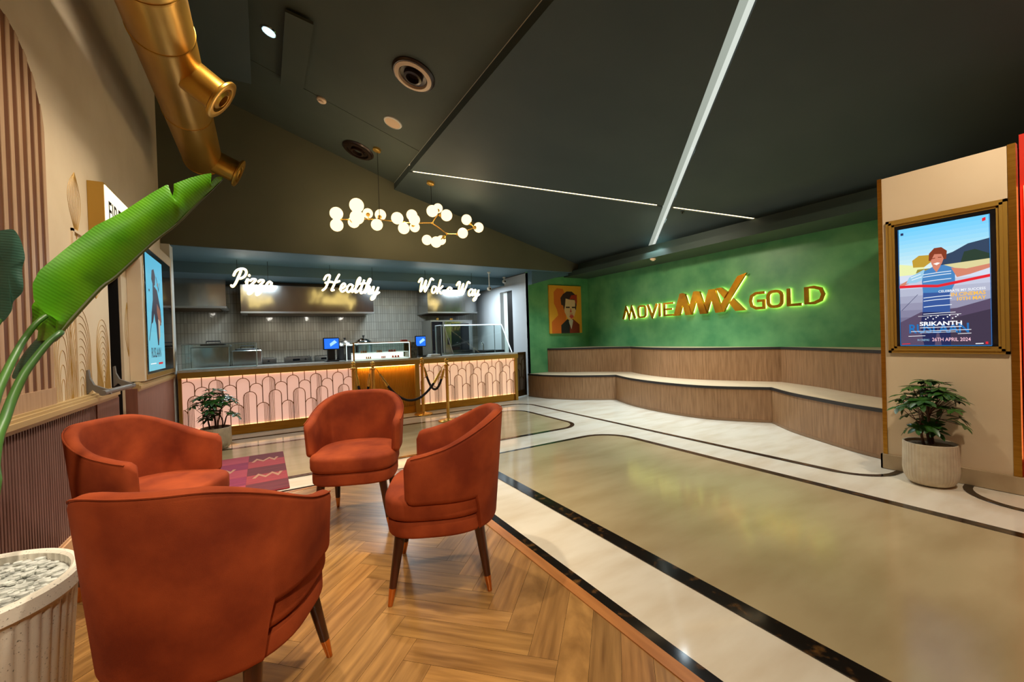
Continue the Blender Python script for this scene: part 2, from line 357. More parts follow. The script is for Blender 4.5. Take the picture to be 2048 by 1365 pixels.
def strip_mesh(mb, path, w, f0, f1, mi=0, closed=False):
    L, R_ = ribbon(path, w, closed); n = len(L); V = []
    for l, r in zip(L, R_): V += [f0(*l), f0(*r), f1(*r), f1(*l)]
    Fs = []
    for i in range(n if closed else n-1):
        j = (i+1) % n
        for k in range(4): Fs.append((4*i+k, 4*i+(k+1) % 4, 4*j+(k+1) % 4, 4*j+k))
    if not closed: Fs += [(0, 1, 2, 3), (4*n-1, 4*n-2, 4*n-3, 4*n-4)]
    mb.add(V, Fs, mi)
def arc(cx, cy, r, a0, a1, n=8):
    return [(cx+r*math.cos(math.radians(a0+(a1-a0)*k/n)), cy+r*math.sin(math.radians(a0+(a1-a0)*k/n))) for k in range(n+1)]
def clip(poly, a, b, keep_left=True):           # half-plane clip by the line a->b
    def side(p):
        d = (b[0]-a[0])*(p[1]-a[1])-(b[1]-a[1])*(p[0]-a[0]); return d if keep_left else -d
    out = []
    for i in range(len(poly)):
        p, q = poly[i-1], poly[i]; sp, sq = side(p), side(q)
        if (sp >= 0) != (sq >= 0):
            t = sp/(sp-sq); out.append((p[0]+(q[0]-p[0])*t, p[1]+(q[1]-p[1])*t))
        if sq >= 0: out.append(q)
    return out

# ------------------------------------------------------------------ the setting
WX = -1.17; GX = 6.85; BY = 7.4; KY = 10.3; FY = 7.70; RY = -3.0
def zpan(x): return 4.016+.2551*2.157-.2551*x
def zup(x): return 4.844-.329*x
def up(z): return lambda x, y: (x, y, z)

mb = MB(); mb.box((-2.0, RY, -.1), (9, KY+.2, -.004)); struct(mb.build('floor', M['marble_w']))
# beige inset fields
def rrect(x0, y0, x1, y1, r, corners):
    pts = []
    for (cx, cy, a, k) in ((x1, y1, 0, 0), (x0, y1, 90, 1), (x0, y0, 180, 2), (x1, y0, 270, 3)):
        sx = -1 if cx == x1 else 1; sy = -1 if cy == y1 else 1
        if k in corners: pts += arc(cx+sx*r, cy+sy*r, r, a, a+90, 8)
        else: pts.append((cx, cy))
    return pts
fieldA = rrect(1.90, -2.8, 3.96, 4.13, .42, (0,)); fieldB = rrect(-1.0, 4.67, 3.96, 6.43, .34, (0, 3))
for P_ in (fieldA, fieldB):
    mb = MB(); mb.prism(P_, up(-.003), up(0)); struct(mb.build('floor', M['marble_b']))
def inlay(path, wd, closed=False):
    mb = MB(); strip_mesh(mb, path, wd, up(-.003), up(.0012), 0, closed); return struct(mb.build('trim_%d' % next(TN), M['marble_d']))
import itertools
TN = itertools.count(1)
inlay(fieldA, .075, True)
inlay(fieldB, .06, True)
inlay([(-1.1, 7.04), (3.9, 6.99)] + arc(4.06, 6.6, .385, 90, 0, 8) + [(4.455, 1.75)] + arc(4.80, 1.75, .345, 180, 270, 8) + [(4.90, 1.40)], .05)
inlay([(4.90, .975)] + arc(4.85, .62, .35, 100, 180, 8) + [(4.5, -2.5)], .055)
inlay([(1.41, -2.9), (1.41, 4.26), (-1.12, 4.26)], .05)
# walnut-coloured herringbone island
WE = 1.315; WFY = 4.20
mb = MB(); tones = []; uvs = []
pw, pl = .125, .625; c45 = math.sqrt(.5)
def plank(x0, y0, ang):
    ux, uy = math.cos(ang), math.sin(ang); g = .0006
    p = [(x0+ux*a-uy*b, y0+uy*a+ux*b) for a, b in ((g, g), (pl-g, g), (pl-g, pw-g), (g, pw-g))]
    loc = {}
    q = clip(clip(clip(p, (WE, 0), (WE, 1), True), (1, WFY), (0, WFY), True), (-1.12, 1), (-1.12, 0), True)
    if len(q) < 3: return
    o = len(mb.v); mb.add([(x, y, .001) for x, y in q], [tuple(range(len(q)))])
    t = random.uniform(.82, 1.15); tones.append((t, t*random.uniform(.96, 1.02), t*random.uniform(.9, 1.02)))
    s0 = random.random()*20
    uvs.append([((x-x0)*ux+(y-y0)*uy+s0, -(x-x0)*uy+(y-y0)*ux+s0) for x, y in q])
# herringbone in a lattice rotated 45 degrees
a0 = math.radians(45)
def rot(p, a=a0): return (p[0]*math.cos(a)-p[1]*math.sin(a), p[0]*math.sin(a)+p[1]*math.cos(a))
for j in range(-70, 70):
    for i in range(-14, 14):
        bx = j*pw + i*2*pl*0; 
        # each step: horizontal plank at (k*pw, k*pw) and a vertical plank beside it, repeated every 2*pl across
        hx = j*pw + i*2*pl; hy = j*pw
        X_, Y_ = rot((hx, hy)); X_ += .1; Y_ += 1.0
        if -2.5 < X_ < 2.6 and -3.6 < Y_ < 5: plank(X_, Y_, a0)
        vx = hx + pl + pw; vy = hy - pl + pw
        X_, Y_ = rot((vx, vy)); X_ += .1; Y_ += 1.0
        if -2.5 < X_ < 2.6 and -3.6 < Y_ < 5: plank(X_, Y_, a0+PI/2)
wood = mb.build('floor', M['wood'])
me = wood.data; cl = me.color_attributes.new('tone', 'FLOAT_COLOR', 'CORNER'); ul = me.uv_layers.new(name='grain')
if len(me.polygons) == len(tones):
    for p, t, u in zip(me.polygons, tones, uvs):
        V0 = [tuple(me.vertices[v].co)[:2] for v in p.vertices]
        for li, vi in zip(p.loop_indices, range(len(p.vertices))):
            cl.data[li].color = (*t, 1)
            # match by position order (normals may have been flipped)
            ul.data[li].uv = u[vi] if len(u) > vi else u[0]
struct(wood)
mb = MB(); mb.box((-1.13, RY, -.003), (WE, WFY, .0002)); struct(mb.build('floor', M['marble_d']))
mb = MB(); mb.box((WE-.002, RY, -.003), (WE+.062, WFY+.06, .006)); mb.box((-1.12, WFY, -.003), (WE, WFY+.03, .004)); struct(mb.build('trim_%d' % next(TN), M['strip']))

# left wall: cream above the rail, fluted brown below
mb = MB(); mb.box((WX-.2, RY, 0), (WX, 5.02, 5.6)); mb.box((WX-.2, 5.43, 0), (WX, BY+.195, 5.6)); mb.box((WX-.2, 5.02, 2.05), (WX, 5.43, 5.6))
struct(mb.build('wall_left', M['cream']))
mb = MB(); mb.box((-1.95, BY+.2, 0), (-1.85, KY, 2.9)); mb.box((-1.95, BY+.1, 0), (WX-.19, BY+.2, 2.9)); struct(mb.build('wall_left', M['tile']))
mb = MB(); mb.box((WX, 7.365, 0), (WX+.10, 7.60, 2.77)); struct(mb.build('wall_left', M['white']))
mb = MB(); mb.box((WX-.25, 5.0, 0), (WX-.2, 5.45, 2.1)); mb.box((WX-.2, 5.02, 0), (WX-.02, 5.03, 2.05)); mb.box((WX-.2, 5.42, 0), (WX-.02, 5.43, 2.05)); struct(mb.build('wall_left', M['black']))
mb = MB(); mb.box((WX, RY, .09), (WX+.02, 4.45, .90)); struct(mb.build('wall_left', M['fluteback']))
mb = MB(); y = RY
while y < 4.43: mb.box((WX+.02, y, .09), (WX+.04, y+.016, .90)); y += .031
struct(mb.build('wall_left', M['flute']))
mb = MB(); mb.box((WX, 4.45, .0), (WX+.045, 5.02, .90)); mb.box((WX, 5.43, .0), (WX+.09, 7.36, .93))
for y in (6.1, 6.75): pass
struct(mb.build('wall_left', M['brownpanel']))
mb = MB()
for (y0, y1, x) in ((RY, 4.98, WX), (5.45, 7.37, WX+.05)):
    mb.box((x, y0, .90), (x+.05, y1, .925)); mb.box((x, y0, .925), (x+.065, y1, .955)); mb.box((x, y0, .955), (x+.05, y1, .972)); mb.box((x, y0, .972), (x+.03, y1, .985))
struct(mb.build('trim_%d' % next(TN), M['rail']))
mb = MB(); mb.box((WX, RY, 0), (WX+.055, 4.98, .085)); mb.box((WX, RY, .085), (WX+.045, 4.98, .10)); struct(mb.build('baseboard_left', M['basewood']))
# door leaf lines
mb = MB(); mb.box((WX, 4.22, .985), (WX+.012, 4.25, 2.22)); mb.box((WX, 4.22, 2.2), (WX+.012, 5.0, 2.22)); struct(mb.build('door_1', M['cream']))
# slatted rounded-top panel
y0, y1, zb, zt, r_ = .6, 3.82, .985, 3.2, .51
out = [(y0, zb), (y1, zb)] + arc(y1-r_, zt-r_, r_, 0, 90, 10) + arc(y0+r_, zt-r_, r_, 90, 180, 10)
yz = lambda x: (lambda a, b: (x, a, b))
mb = MB(); mb.prism(out, yz(WX+.001), yz(WX+.006)); sp = thing('slatted_wall_panel', 'oak slatted panel with rounded top corners on the cream wall above the fluted wainscot', 'wall panel', (WX, 2.2, .985))
mb.build('backing', M['slatback'], sp)
mb = MB(); y = y1-.045
mb.prism(clip(out, (0, 1.09), (1, 1.09), False), yz(WX+.004), yz(WX+.016))
while y > y0:
    q = clip(clip(out, (y, 1), (y, 0), True), (y-.045, 0), (y-.045, 1), False) if False else None
    ya, yb = y, y+.042
    q = [p for p in out]
    q = clip(q, (ya, 0), (ya, 1), False); q = clip(q, (yb, 0), (yb, 1), True)
    if len(q) > 2: mb.prism(q, yz(WX+.004), yz(WX+.010))
    y -= .098
mb.build('slats', M['slat'], sp)
# gold contour-line motifs on the cream wall
mb = MB()
def motif(y0, z0, w_, h, n, lean=0, tilt=1):
    for k in range(n):
        s_ = 1-k/(n+.5); P = []
        for i in range(15):
            t = PI*i/14; P.append((WX+.001, y0+w_*s_*(-math.cos(t))*(.5+.5*math.sin(t)**.5)*.8+lean*h*s_*math.sin(t)*.5, z0+h*s_*math.sin(t)**.8))
        P[0] = (WX+.001, y0-w_*s_*.62, z0); P[-1] = (WX+.001, y0+w_*s_*.62, z0)
        mb.tube(P, .0017, 4)
motif(3.98, .985, .27, .84, 8, .04); motif(4.33, .985, .34, .66, 11, -.04); motif(4.82, .985, .27, .60, 12, 0)
for k in range(9):
    P = [(WX+.001, 4.33+.20*math.sin(PI*i/12)*(-1+.21*k)*(.4+.6*i/12), 2.16+.50*(i/12)) for i in range(13)]; mb.tube(P, .0017, 4)
for k in range(6):
    P = [(WX+.001, 5.6+.10*math.sin(PI*i/12)*(-1+.4*k), 1.25+.55*(i/12)) for i in range(13)]; mb.tube(P, .0017, 4)
    P = [(WX+.001, 4.7+.16*math.sin(PI*i/12)*(-1+.4*k), 1.75+.3*(i/12)) for i in range(13)]; mb.tube(P, .0017, 4)
struct(mb.build('trim_%d' % next(TN), M['line']))

# ceilings
mb = MB(); mb.prism([(WX-.2, RY), (2.7, RY), (2.7, BY), (WX-.2, BY)], lambda x, y: (x, y, zup(x)), lambda x, y: (x, y, zup(x)+.15)); struct(mb.build('ceiling', M['ceil']))
mb = MB(); mb.prism([(WX, 6.0), (2.1, 6.0), (2.1, BY), (WX, BY)], lambda x, y: (x, y, zup(x)), lambda x, y: (x, y, zup(x)-.004)); struct(mb.build('ceiling', M['ceil']))
mb = MB(); mb.box((-.60, 3.4, 4.62), (-.02, 6.14, 4.87)); struct(mb.build('ceiling', M['panel']))
mb = MB(); mb.prism([(.30, 4.72), (.55, 4.66), (.55, 6.02), (.30, 6.09)], lambda x, y: (x, y, zup(x)-.07), lambda x, y: (x, y, zup(x)-.04)); struct(mb.build('ceiling', M['ceil']))
# big teal sloping panel cut by two light slots
base = [(2.1, RY), (6.55, RY), (6.55, BY), (2.1, BY)]
A1, A2 = (2.1, 6.50), (6.5, 3.24); B1, B2 = (3.16, 1.70), (6.47, 5.46)
def off(a, b, d):
    t = Vector((b[0]-a[0], b[1]-a[1])).normalized(); n = Vector((-t.y, t.x))*d; return (a[0]+n.x, a[1]+n.y), (b[0]+n.x, b[1]+n.y)
pz0 = lambda x, y: (x, y, zpan(x)); pz1 = lambda x, y: (x, y, zpan(x)+.11)
mb = MB(); w1, w2 = .026, .06
for sa in (1, -1):
    for sb in (1, -1):
        p = clip(base, *off(A1, A2, w1*sa), keep_left=sa > 0); p = clip(p, *off(B1, B2, w2*sb), keep_left=sb > 0)
        if len(p) > 2: mb.prism(p, pz0, pz1)
struct(mb.build('ceiling', M['panel']))
mb = MB(); mb.prism(base, lambda x, y: (x, y, zpan(x)+.11), lambda x, y: (x, y, zpan(x)+.16)); struct(mb.build('ceiling', M['white']))
mb = MB(); mb.prism([(6.55, RY), (6.55, BY), (GX+.1, BY), (GX+.1, RY)], lambda x, y: (x, y, 3.1), lambda x, y: (x, y, 3.3)); struct(mb.build('ceiling', M['black']))
for (a, b, t0, t1, d, wd, mt, lab, zz) in ((A1, A2, .01, .70, .012, .012, 'led_w', 'long warm LED strip in the narrow ceiling slot left of the wide slot', .012),
                                       (A1, A2, .745, .96, .012, .012, 'led_w', 'short warm LED strip in the narrow ceiling slot right of the wide slot', .012),
                                       (B1, B2, -1.2, 1.0, -.048, .02, 'led_n', 'wide pale LED light line running down the teal ceiling panel', .03)):
    p0 = (a[0]+(b[0]-a[0])*t0, a[1]+(b[1]-a[1])*t0); p1 = (a[0]+(b[0]-a[0])*t1, a[1]+(b[1]-a[1])*t1)
    q0, q1 = off(p0, p1, d)
    mb = MB(); strip_mesh(mb, [q0, q1], wd, lambda x, y: (x, y, zpan(x)+zz), lambda x, y: (x, y, zpan(x)+.10))
    tag(mb.build('led_strip_light', M[mt]), lab, 'ceiling light')
# wide slot: pale diffuser above
mb = MB(); q0, q1 = off((B1[0]+(B2[0]-B1[0])*-1.2, B1[1]+(B2[1]-B1[1])*-1.2), B2, .01); strip_mesh(mb, [q0, q1], .09, lambda x, y: (x, y, zpan(x)+.085), lambda x, y: (x, y, zpan(x)+.108))
tag(mb.build('light_slot_diffuser', emis('pale_slot_diffuser', (.90, 1, .86), .42)), 'pale diffuser panel set deep inside the wide ceiling slot', 'ceiling light')

# bulkhead / gable above the counter, soffit and lower kitchen ceiling
gp = [(WX-.2, 2.77), (GX, 2.77), (GX, 3.3), (2.7, 4.4), (WX-.2, 5.4)]
mb = MB(); mb.prism(gp, lambda x, z: (x, BY, z), lambda x, z: (x, BY+.12, z)); struct(mb.build('wall_back', M['gable']))
mb = MB(); mb.box((-1.9, BY+.12, 2.77), (5.1, 8.75, 2.9)); mb.box((5.1, BY+.12, 2.77), (GX, FY, 2.9)); mb.box((WX, BY+.004, 2.764), (GX, BY+.13, 2.7702)); struct(mb.build('ceiling', M['soffit']))
mb = MB(); mb.box((-1.9, 8.75, 2.585), (5.1, KY, 2.9)); struct(mb.build('ceiling', M['soffit']))
mb = MB(); mb.box((-1.95, KY, 0), (5.3, KY+.1, 2.9)); struct(mb.build('wall_back', M['tile']))
# white kitchen side wall with a doorway
mb = MB(); X0, X1 = 5.10, 5.30
mb.box((X0, FY+.002, 0), (X1, 8.40, 2.75)); mb.box((X0, 8.98, 0), (X1, KY, 2.75)); mb.box((X0, 8.40, 2.44), (X1, 8.98, 2.75)); struct(mb.build('wall_right', M['whitewall']))
mb = MB(); mb.box((5.20, 8.40, 0), (5.22, 8.80, 2.44)); mb.box((5.17, 8.43, .95), (5.2, 8.445, 1.12)); struct(mb.build('door_2', M['black']))
mb = MB(); mb.box((5.2, 8.80, 0), (5.24, 8.98, 2.44)); struct(mb.build('door_3', M['white']))
# green walls
mb = MB(); mb.box((5.10, FY, 0), (GX, FY+.1, 2.77)); struct(mb.build('wall_back', M['green']))
mb = MB(); mb.box((GX, RY, 0), (GX+.1, FY+.1, 3.2)); struct(mb.build('wall_right', M['green']))
mb = MB(); mb.box((6.12, 1.45, 2.69), (GX, FY, 2.80)); mb.box((6.30, 1.45, 2.80), (GX, FY, 2.97)); struct(mb.build('ceiling', mat('dark_green_beam_paint', s2l(44, 62, 54), .6)))
mb = MB(); mb.prism([(5.10, 2.47), (5.80, 2.66), (6.45, 2.77), (5.10, 2.77)], lambda x, z: (x, FY-.16, z), lambda x, z: (x, FY, z)); struct(mb.build('ceiling', M['soffit']))
# poster pillar
PX = 4.907; PY0, PY1 = .712, 1.515
mb = MB(); mb.box((PX, PY0, 0), (GX, PY1, 2.66)); struct(mb.build('wall_partition', M['pillar']))
mb = MB(); mb.box((PX-.006, PY1-.025, .13), (PX+.05, PY1+.006, 2.665)); mb.box((PX-.006, PY0-.012, .13), (PX+.05, PY0+.03, 2.665)); struct(mb.build('trim_%d' % next(TN), M['gold']))
mb = MB(); mb.box((PX-.025, PY0-.04, 0), (PX, PY1+.02, .13)); mb.box((PX-.025, PY1+.006, 0), (PX+.3, PY1+.02, .13)); struct(mb.build('baseboard_right', M['stone']))
# red foyer wall beyond the pillar
mb = MB(); mb.box((5.02, RY, 0), (5.2, PY0-.012, 2.75)); struct(mb.build('wall_right', M['red']))
mb = MB(); mb.box((4.98, RY, .0), (5.02, PY0-.02, .10)); struct(mb.build('baseboard_right', M['stone']))
mb = MB(); mb.box((4.99, PY0-.055, .25), (5.01, PY0-.035, 2.35)); mb.box((4.99, PY0-.5, 2.33), (5.01, PY0-.035, 2.35)); tag(mb.build('led_strip_light', emis('orange_led_strip', (1, .42, .16), 3)), 'glowing LED strip on the red wall at the right edge', 'wall light')
# rear wall behind the camera and the far right closure
mb = MB(); mb.box((WX-.2, RY-.1, 0), (GX+.1, RY, 5.6)); struct(mb.build('wall_rear', M['cream']))

# scalloped walnut bench, two tiers
T1 = [(5.02, 7.69), (5.14, 7.10), (5.43, 6.60), (5.78, 6.26), (6.04, 6.04)], [(6.04, 6.04), (5.79, 5.47), (5.65, 4.87), (5.61, 4.35), (5.65, 3.92), (5.80, 3.56), (6.10, 3.11)], [(6.10, 3.11), (5.74, 2.68), (5.46, 2.2), (5.28, 1.85), (5.17, 1.53)]
T2 = [(5.57, 7.69), (5.84, 7.28), (6.19, 6.95), (6.48, 6.62), (6.70, 6.24)], [(6.70, 6.24), (6.42, 5.64), (6.28, 5.0), (6.32, 4.42), (6.50, 3.95), (6.82, 3.32)], [(6.82, 3.32), (6.52, 2.70), (6.22, 2.25), (5.99, 1.86), (5.9, 1.53)]
def tier(name, segs, z0, z1, label, group):
    t = thing(name, label, 'bench', (6.3, 4.6, 0))
    front = []
    for s_ in segs:
        sm = smooth_path([(a, b, 0) for a, b in s_], 5); front += [(p.x, p.y) for p in sm][(1 if front else 0):]
    poly = front + [(GX-.004, 1.53), (GX-.004, FY-.004), (front[0][0], FY-.004)]; poly[0] = (front[0][0], FY-.004)
    mb = MB(); n = len(front)
    V = [(x, y, z) for x, y in front for z in (z0+.0, z1-.035)]
    mb.add(V, [(2*i, 2*i+2, 2*i+3, 2*i+1) for i in range(n-1)]); mb.add([(x+.02, y, z) for x, y in front for z in (z0, z1-.035)], [(2*i, 2*i+1, 2*i+3, 2*i+2) for i in range(n-1)])
    mb.build('riser', M['walnut'], t)
    mb = MB(); mb.prism(poly, up(z1-.034), up(z1-.001)); mb.build('seat_top', M['benchtop'], t)
    mb = MB(); strip_mesh(mb, front, .022, up(z1-.037), up(z1)); mb.build('edge_strip', M['blackedge'], t)
    if z0 == 0:
        mb = MB(); strip_mesh(mb, front, .012, up(0), up(.03)); mb.build('plinth', mat('brown_bench_plinth', s2l(134, 104, 74), .5), t)
tier('bench', T1, 0, .50, 'lower tier of the scalloped walnut bench standing on the pale marble', 'scalloped')
tier('bench', T2, .50, 1.04, 'upper tier of the scalloped walnut bench against the green wall', 'scalloped')

# ------------------------------------------------------------------ armchairs
def sup(a, b, e, t):
    c, s_ = math.cos(t), math.sin(t)
    return (a*math.copysign(abs(c)**e, c), b*math.copysign(abs(s_)**e, s_))
def seat_outline(n=48, k=1.0):
    P = []
    for i in range(n):
        t = 2*PI*i/n; x, y = sup(.300, .288 if math.sin(t) > 0 else .30, .54 if math.sin(t) > 0 else .85, t); P.append((x*k, y*k))
    return P
def pad(mb, z0, z1, r, crown=0, k=1.0, n=48):
    O = seat_outline(n, k); rings = []
    prof = [(-r, 0, 0)] + [(-r+r*math.sin(a), -r*math.cos(a), 0) for a in [PI/2*i/4 for i in range(1, 5)]]
    lv = []
    for i in range(5): a = PI/2*i/4; lv.append((-r+r*math.sin(a), z0+r-r*math.cos(a)))
    for i in range(5): a = PI/2*i/4; lv.append((-r+r*math.cos(a), z1-r+r*math.sin(a)))
    for d, z in lv: rings.append([(x*(1+d/.3), y*(1+d/.3), z) for x, y in O])
    for f in (.75, .5, .25): rings.append([(x*f, y*f, z1+crown*(1-f*f)) for x, y in O])
    V = [p for R_ in rings for p in R_] + [(0, 0, z1+crown)]; N = n
    Fs = [(j*N+i, j*N+(i+1) % N, (j+1)*N+(i+1) % N, (j+1)*N+i) for j in range(len(rings)-1) for i in range(N)]
    L = (len(rings)-1)*N; Fs += [(L+i, L+(i+1) % N, len(V)-1) for i in range(N)] + [tuple(range(N))[::-1]]
    mb.add(V, Fs, 0, True)
def back_path(u):             # u in -1..1, arm tip -> rear -> arm tip
    A = 2.02*abs(u)           # angle from the rear
    sgn = 1 if u > 0 else -1
    if A < PI/2:
        x, y = .280*math.sin(A)**.82 if A > 0 else 0, -.272*math.cos(A)**.86
    else: x, y = .280, (A-PI/2)*.36
    return Vector((sgn*x, y))
def sm01(t): t = max(0, min(1, t)); return t*t*(3-2*t)
def make_chair():
    t = thing('armchair', '', 'chair')
    mb = MB(); pad(mb, .33, .415, .018, 0, .96); mb.build('seat_base', M['velvet'], t, False)
    mb = MB(); pad(mb, .415, .535, .032, .012, 1.0); mb.build('seat_cushion', M['velvet'], t, False)
    # wrapping back
    mb = MB(); U = []; n = 76
    for i in range(n+1): U.append(-1+2*i/n)
    TH = .062; rings = []; topo = []
    K = 16
    for u in U:
        a = abs(u); p = back_path(u); d = (back_path(min(1, u+.01))-back_path(max(-1, u-.01))).normalized(); nr = Vector((d.y, -d.x))
        zt = .925-.175*sm01((a-.14)/.86)
        zb = .335 + .17*sm01((a-.43)/.03) if a < .47 else .505
        e = max(0, (a-.93)/.07); th = TH*math.sqrt(max(.02, 1-e*e*.98))
        if e > 0: zt -= .055*(1-math.sqrt(max(0, 1-e*e))); zb += .035*(1-math.sqrt(max(0, 1-e*e)))
        R_ = []
        hz = (zt-zb)/2; zc = (zt+zb)/2; r = min(.028, th*.48)
        for cx_, cz_, a0_ in ((th/2-r, hz-r, 0), (-th/2+r, hz-r, 90), (-th/2+r, -hz+r, 180), (th/2-r, -hz+r, 270)):
            for k in range(4):
                an = math.radians(a0_+30*k); dx = cx_+r*math.cos(an); dz = cz_+r*math.sin(an)
                z = zc+dz; lean = .058*((z-.33)/.6)*(1-.35*a) ; q = p+nr*(dx+lean-.0)
                R_.append((q.x, q.y, z))
        rings.append(R_)
        q = p+nr*(th/2-.004+.058*((zt-.33)/.6)*(1-.35*a)); topo.append((q.x, q.y, zt-.008))
    V = [p for R_ in rings for p in R_]
    Fs = [(j*K+i, j*K+(i+1) % K, (j+1)*K+(i+1) % K, (j+1)*K+i) for j in range(n) for i in range(K)] + [tuple(range(K)), tuple(n*K+i for i in range(K))]
    mb.add(V, Fs, 0, True); bk = mb.build('backrest', M['velvet'], t, False)
    mb = MB(); mb.tube(topo[2:-2], .0035, 5); mb.build('piping', M['velvet'], bk, False)
    for sx, sy in ((1, 1), (-1, 1), (1, -1), (-1, -1)):
        a = Vector((sx*.205, sy*.20-.0, .345)); b = Vector((sx*(.258 if sy > 0 else .218), .255 if sy > 0 else -.245, 0))
        m_ = a.lerp(b, .76)
        mb = MB(); mb.tube([a, m_], [.028, .018], 14); lg = mb.build('leg', M['darkwood'], t, False)
        mb = MB(); mb.tube([m_, b+Vector((0, 0, .0))], [.0182, .0115], 14); mb.build('ferrule', M['copper'], lg, False)
    return t
chair = make_chair()
CH = [((-.148, 1.794), (.46, .888), 'rust velvet armchair with its back to the viewer, nearest, beside the white terrazzo planter'),
      ((-.545, 3.11), (.856, -.516), 'rust velvet armchair against the fluted wall, facing the other chairs'),
      ((.585, 3.275), (-.381, -.925), 'rust velvet armchair farthest back, seat facing the viewer, in front of the rope posts'),
      ((.838, 2.220), (-.914, .406), 'rust velvet armchair seen from the side at the edge of the wood floor')]
for i, (c, d, lab) in enumerate(CH):
    o = chair if i == 0 else copy_tree(chair)
    o.location = (c[0], c[1], .0015); o.rotation_euler = (0, 0, math.atan2(d[1], d[0])-PI/2); o['label'] = lab; o['group'] = 'velvet armchairs around the wood floor'

# ------------------------------------------------------------------ schefflera plants
def leaflet(mb, base, d, up_, L, W):
    d = d.normalized(); s_ = d.cross(up_).normalized(); u = s_.cross(d).normalized()
    pr = [(0, .02), (.2, .5), (.5, 1), (.8, .72), (1, .02)]
    V = []
    for t, w_ in pr:
        c = base+d*(L*t)-u*(L*.22*t*t)
        V += [c-s_*(W*w_/2)+u*W*.12*w_, c, c+s_*(W*w_/2)+u*W*.12*w_]
    Fs = []
    for i in range(4):
        for k in range(2): Fs.append((3*i+k, 3*i+k+1, 3*i+k+4, 3*i+k+3))
    mb.add(V, Fs, 0, True)
def schefflera(name, loc, label, pr_, ph, prof, H, W, seed, nclus, group=None, xmax=9):
    rnd = random.Random(seed)
    t = thing(name, label, 'potted plant', loc, group)
    L0 = Vector(loc)
    mb = MB(); mb.lathe(prof, L0, 352, rib=lambda a, z: (.03*abs(math.sin(a*22)) if .03 < z < ph-.045 else 0)); mb.build('pot', M['pot'], t)
    mb = MB(); mb.lathe([(0.0001, ph-.02), (pr_*.5, ph-.018), (pr_-.014, ph-.026)], L0, 28); mb.build('soil', M['soil'], t)
    st = MB(); fl = MB(); tips = []
    for (bx, by, tx, ty, tz, r) in ((-.06, .02, -.11, .03, .17, .011), (0, 0, -.02, 0, .24, .014), (.02, -.01, .07, .02, .25, .010), (.08, 0, .15, -.01, .17, .010), (.07, .02, .05, .05, .22, .009)):
        P = smooth_path([L0+Vector((bx, by, ph-.03)), L0+Vector((bx*.9+tx*.2, by+.01, ph+tz*.35)), L0+Vector((tx*.8, ty, ph+tz*.75)), L0+Vector((tx, ty, ph+tz))], 4)
        st.tube(P, [r*1.7]+[r*(1-.45*i/len(P)) for i in range(1, len(P))], 8); tips.append((P[-1], P))
    for k in range(nclus):
        fa = k*2.399+rnd.random(); fr = math.sqrt((k+.5)/nclus); el = 1-fr*.95
        c = L0+Vector((W*fr*math.cos(fa), W*.8*fr*math.sin(fa), ph+.12+(H-ph-.14)*(.30+.70*math.sqrt(max(0, 1-fr*fr)))*rnd.uniform(.72, 1.0)))
        if k % 5 == 4: c.z = ph+.10+rnd.random()*.12
        bp = min(tips, key=lambda q: (q[0]-c).length); b0 = bp[1][-1-(k % 4)]
        st.tube([b0, b0.lerp(c, .5)+Vector((0, 0, -.01)), c], [.0035, .0026, .002], 5)
        ax = (c-(L0+Vector((0, 0, ph+.05)))).normalized()+Vector((0, 0, .6)); ax.normalize()
        e1 = ax.orthogonal().normalized(); e2 = ax.cross(e1); n = rnd.choice((6, 7, 7, 8)); a0_ = rnd.random()*6
        LL = W*.40*rnd.uniform(.85, 1.15)
        c.x = min(c.x, xmax-.06)
        for j in range(n):
            a = a0_+2*PI*j/n; d = (e1*math.cos(a)+e2*math.sin(a))+ax*rnd.uniform(-.1, .25)
            if c.x+d.normalized().x*LL*1.1 > xmax: d.x -= abs(d.x)*1.0
            leaflet(fl, c, d, ax, LL*rnd.uniform(.85, 1.1), LL*.42)
    st.build('trunk', M['bark'], t); fl.build('foliage', M['leafdark'], t)
pf = lambda r, h: [(.0001, 0), (r*.66, 0), (r*.84, .018), (r*.96, .065), (r, .12), (r, h-.004), (r-.004, h), (r-.013, h-.003), (r-.015, h-.04)]
pf2 = lambda r, h: [(.0001, 0), (r*.72, 0), (r*.84, .01), (r*.98, .05), (r*1.0, .09), (r*1.02, h-.004), (r*1.02-.004, h), (r-.012, h-.003), (r-.014, h-.04)]
schefflera('potted_umbrella_plant', (4.695, 1.155, 0), 'umbrella plant in a ribbed pale pot below the framed film screen on the pillar', .167, .345, pf(.167, .345), .90, .235, 5, 50, None, 4.89)
schefflera('potted_umbrella_plant', (-.56, 6.60, 0), 'umbrella plant in a ribbed pale pot in front of the lit counter', .165, .275, pf2(.165, .275), .80, .25, 9, 42)

# ------------------------------------------------------------------ big plant and planter
MID=[(-0.723, 2.39, 1.37), (-0.686, 2.404, 1.436), (-0.591, 2.434, 1.588), (-0.54, 2.447, 1.645), (-0.421, 2.469, 1.803), (-0.332, 2.481, 1.903), (-0.252, 2.488, 2.011), (-0.192, 2.491, 2.087), (-0.147, 2.493, 2.148)]
UP = [(-0.701, 2.35, 1.45), (-0.729, 2.335, 1.476), (-0.753, 2.321, 1.522), (-0.754, 2.319, 1.585), (-0.737, 2.327, 1.639), (-0.671, 2.357, 1.735), (-0.588, 2.386, 1.844), (-0.506, 2.408, 1.918), (-0.407, 2.428, 2.024), (-0.35, 2.437, 2.076), (-0.337, 2.44, 2.017), (-0.33, 2.44, 2.049), (-0.33, 2.44, 2.08), (-0.27, 2.447, 2.121), (-0.218, 2.451, 2.148), (-0.184, 2.454, 2.161), (-0.196, 2.453, 2.107), (-0.166, 2.455, 2.148), (-0.141, 2.456, 2.15), (-0.144, 2.456, 2.136)]
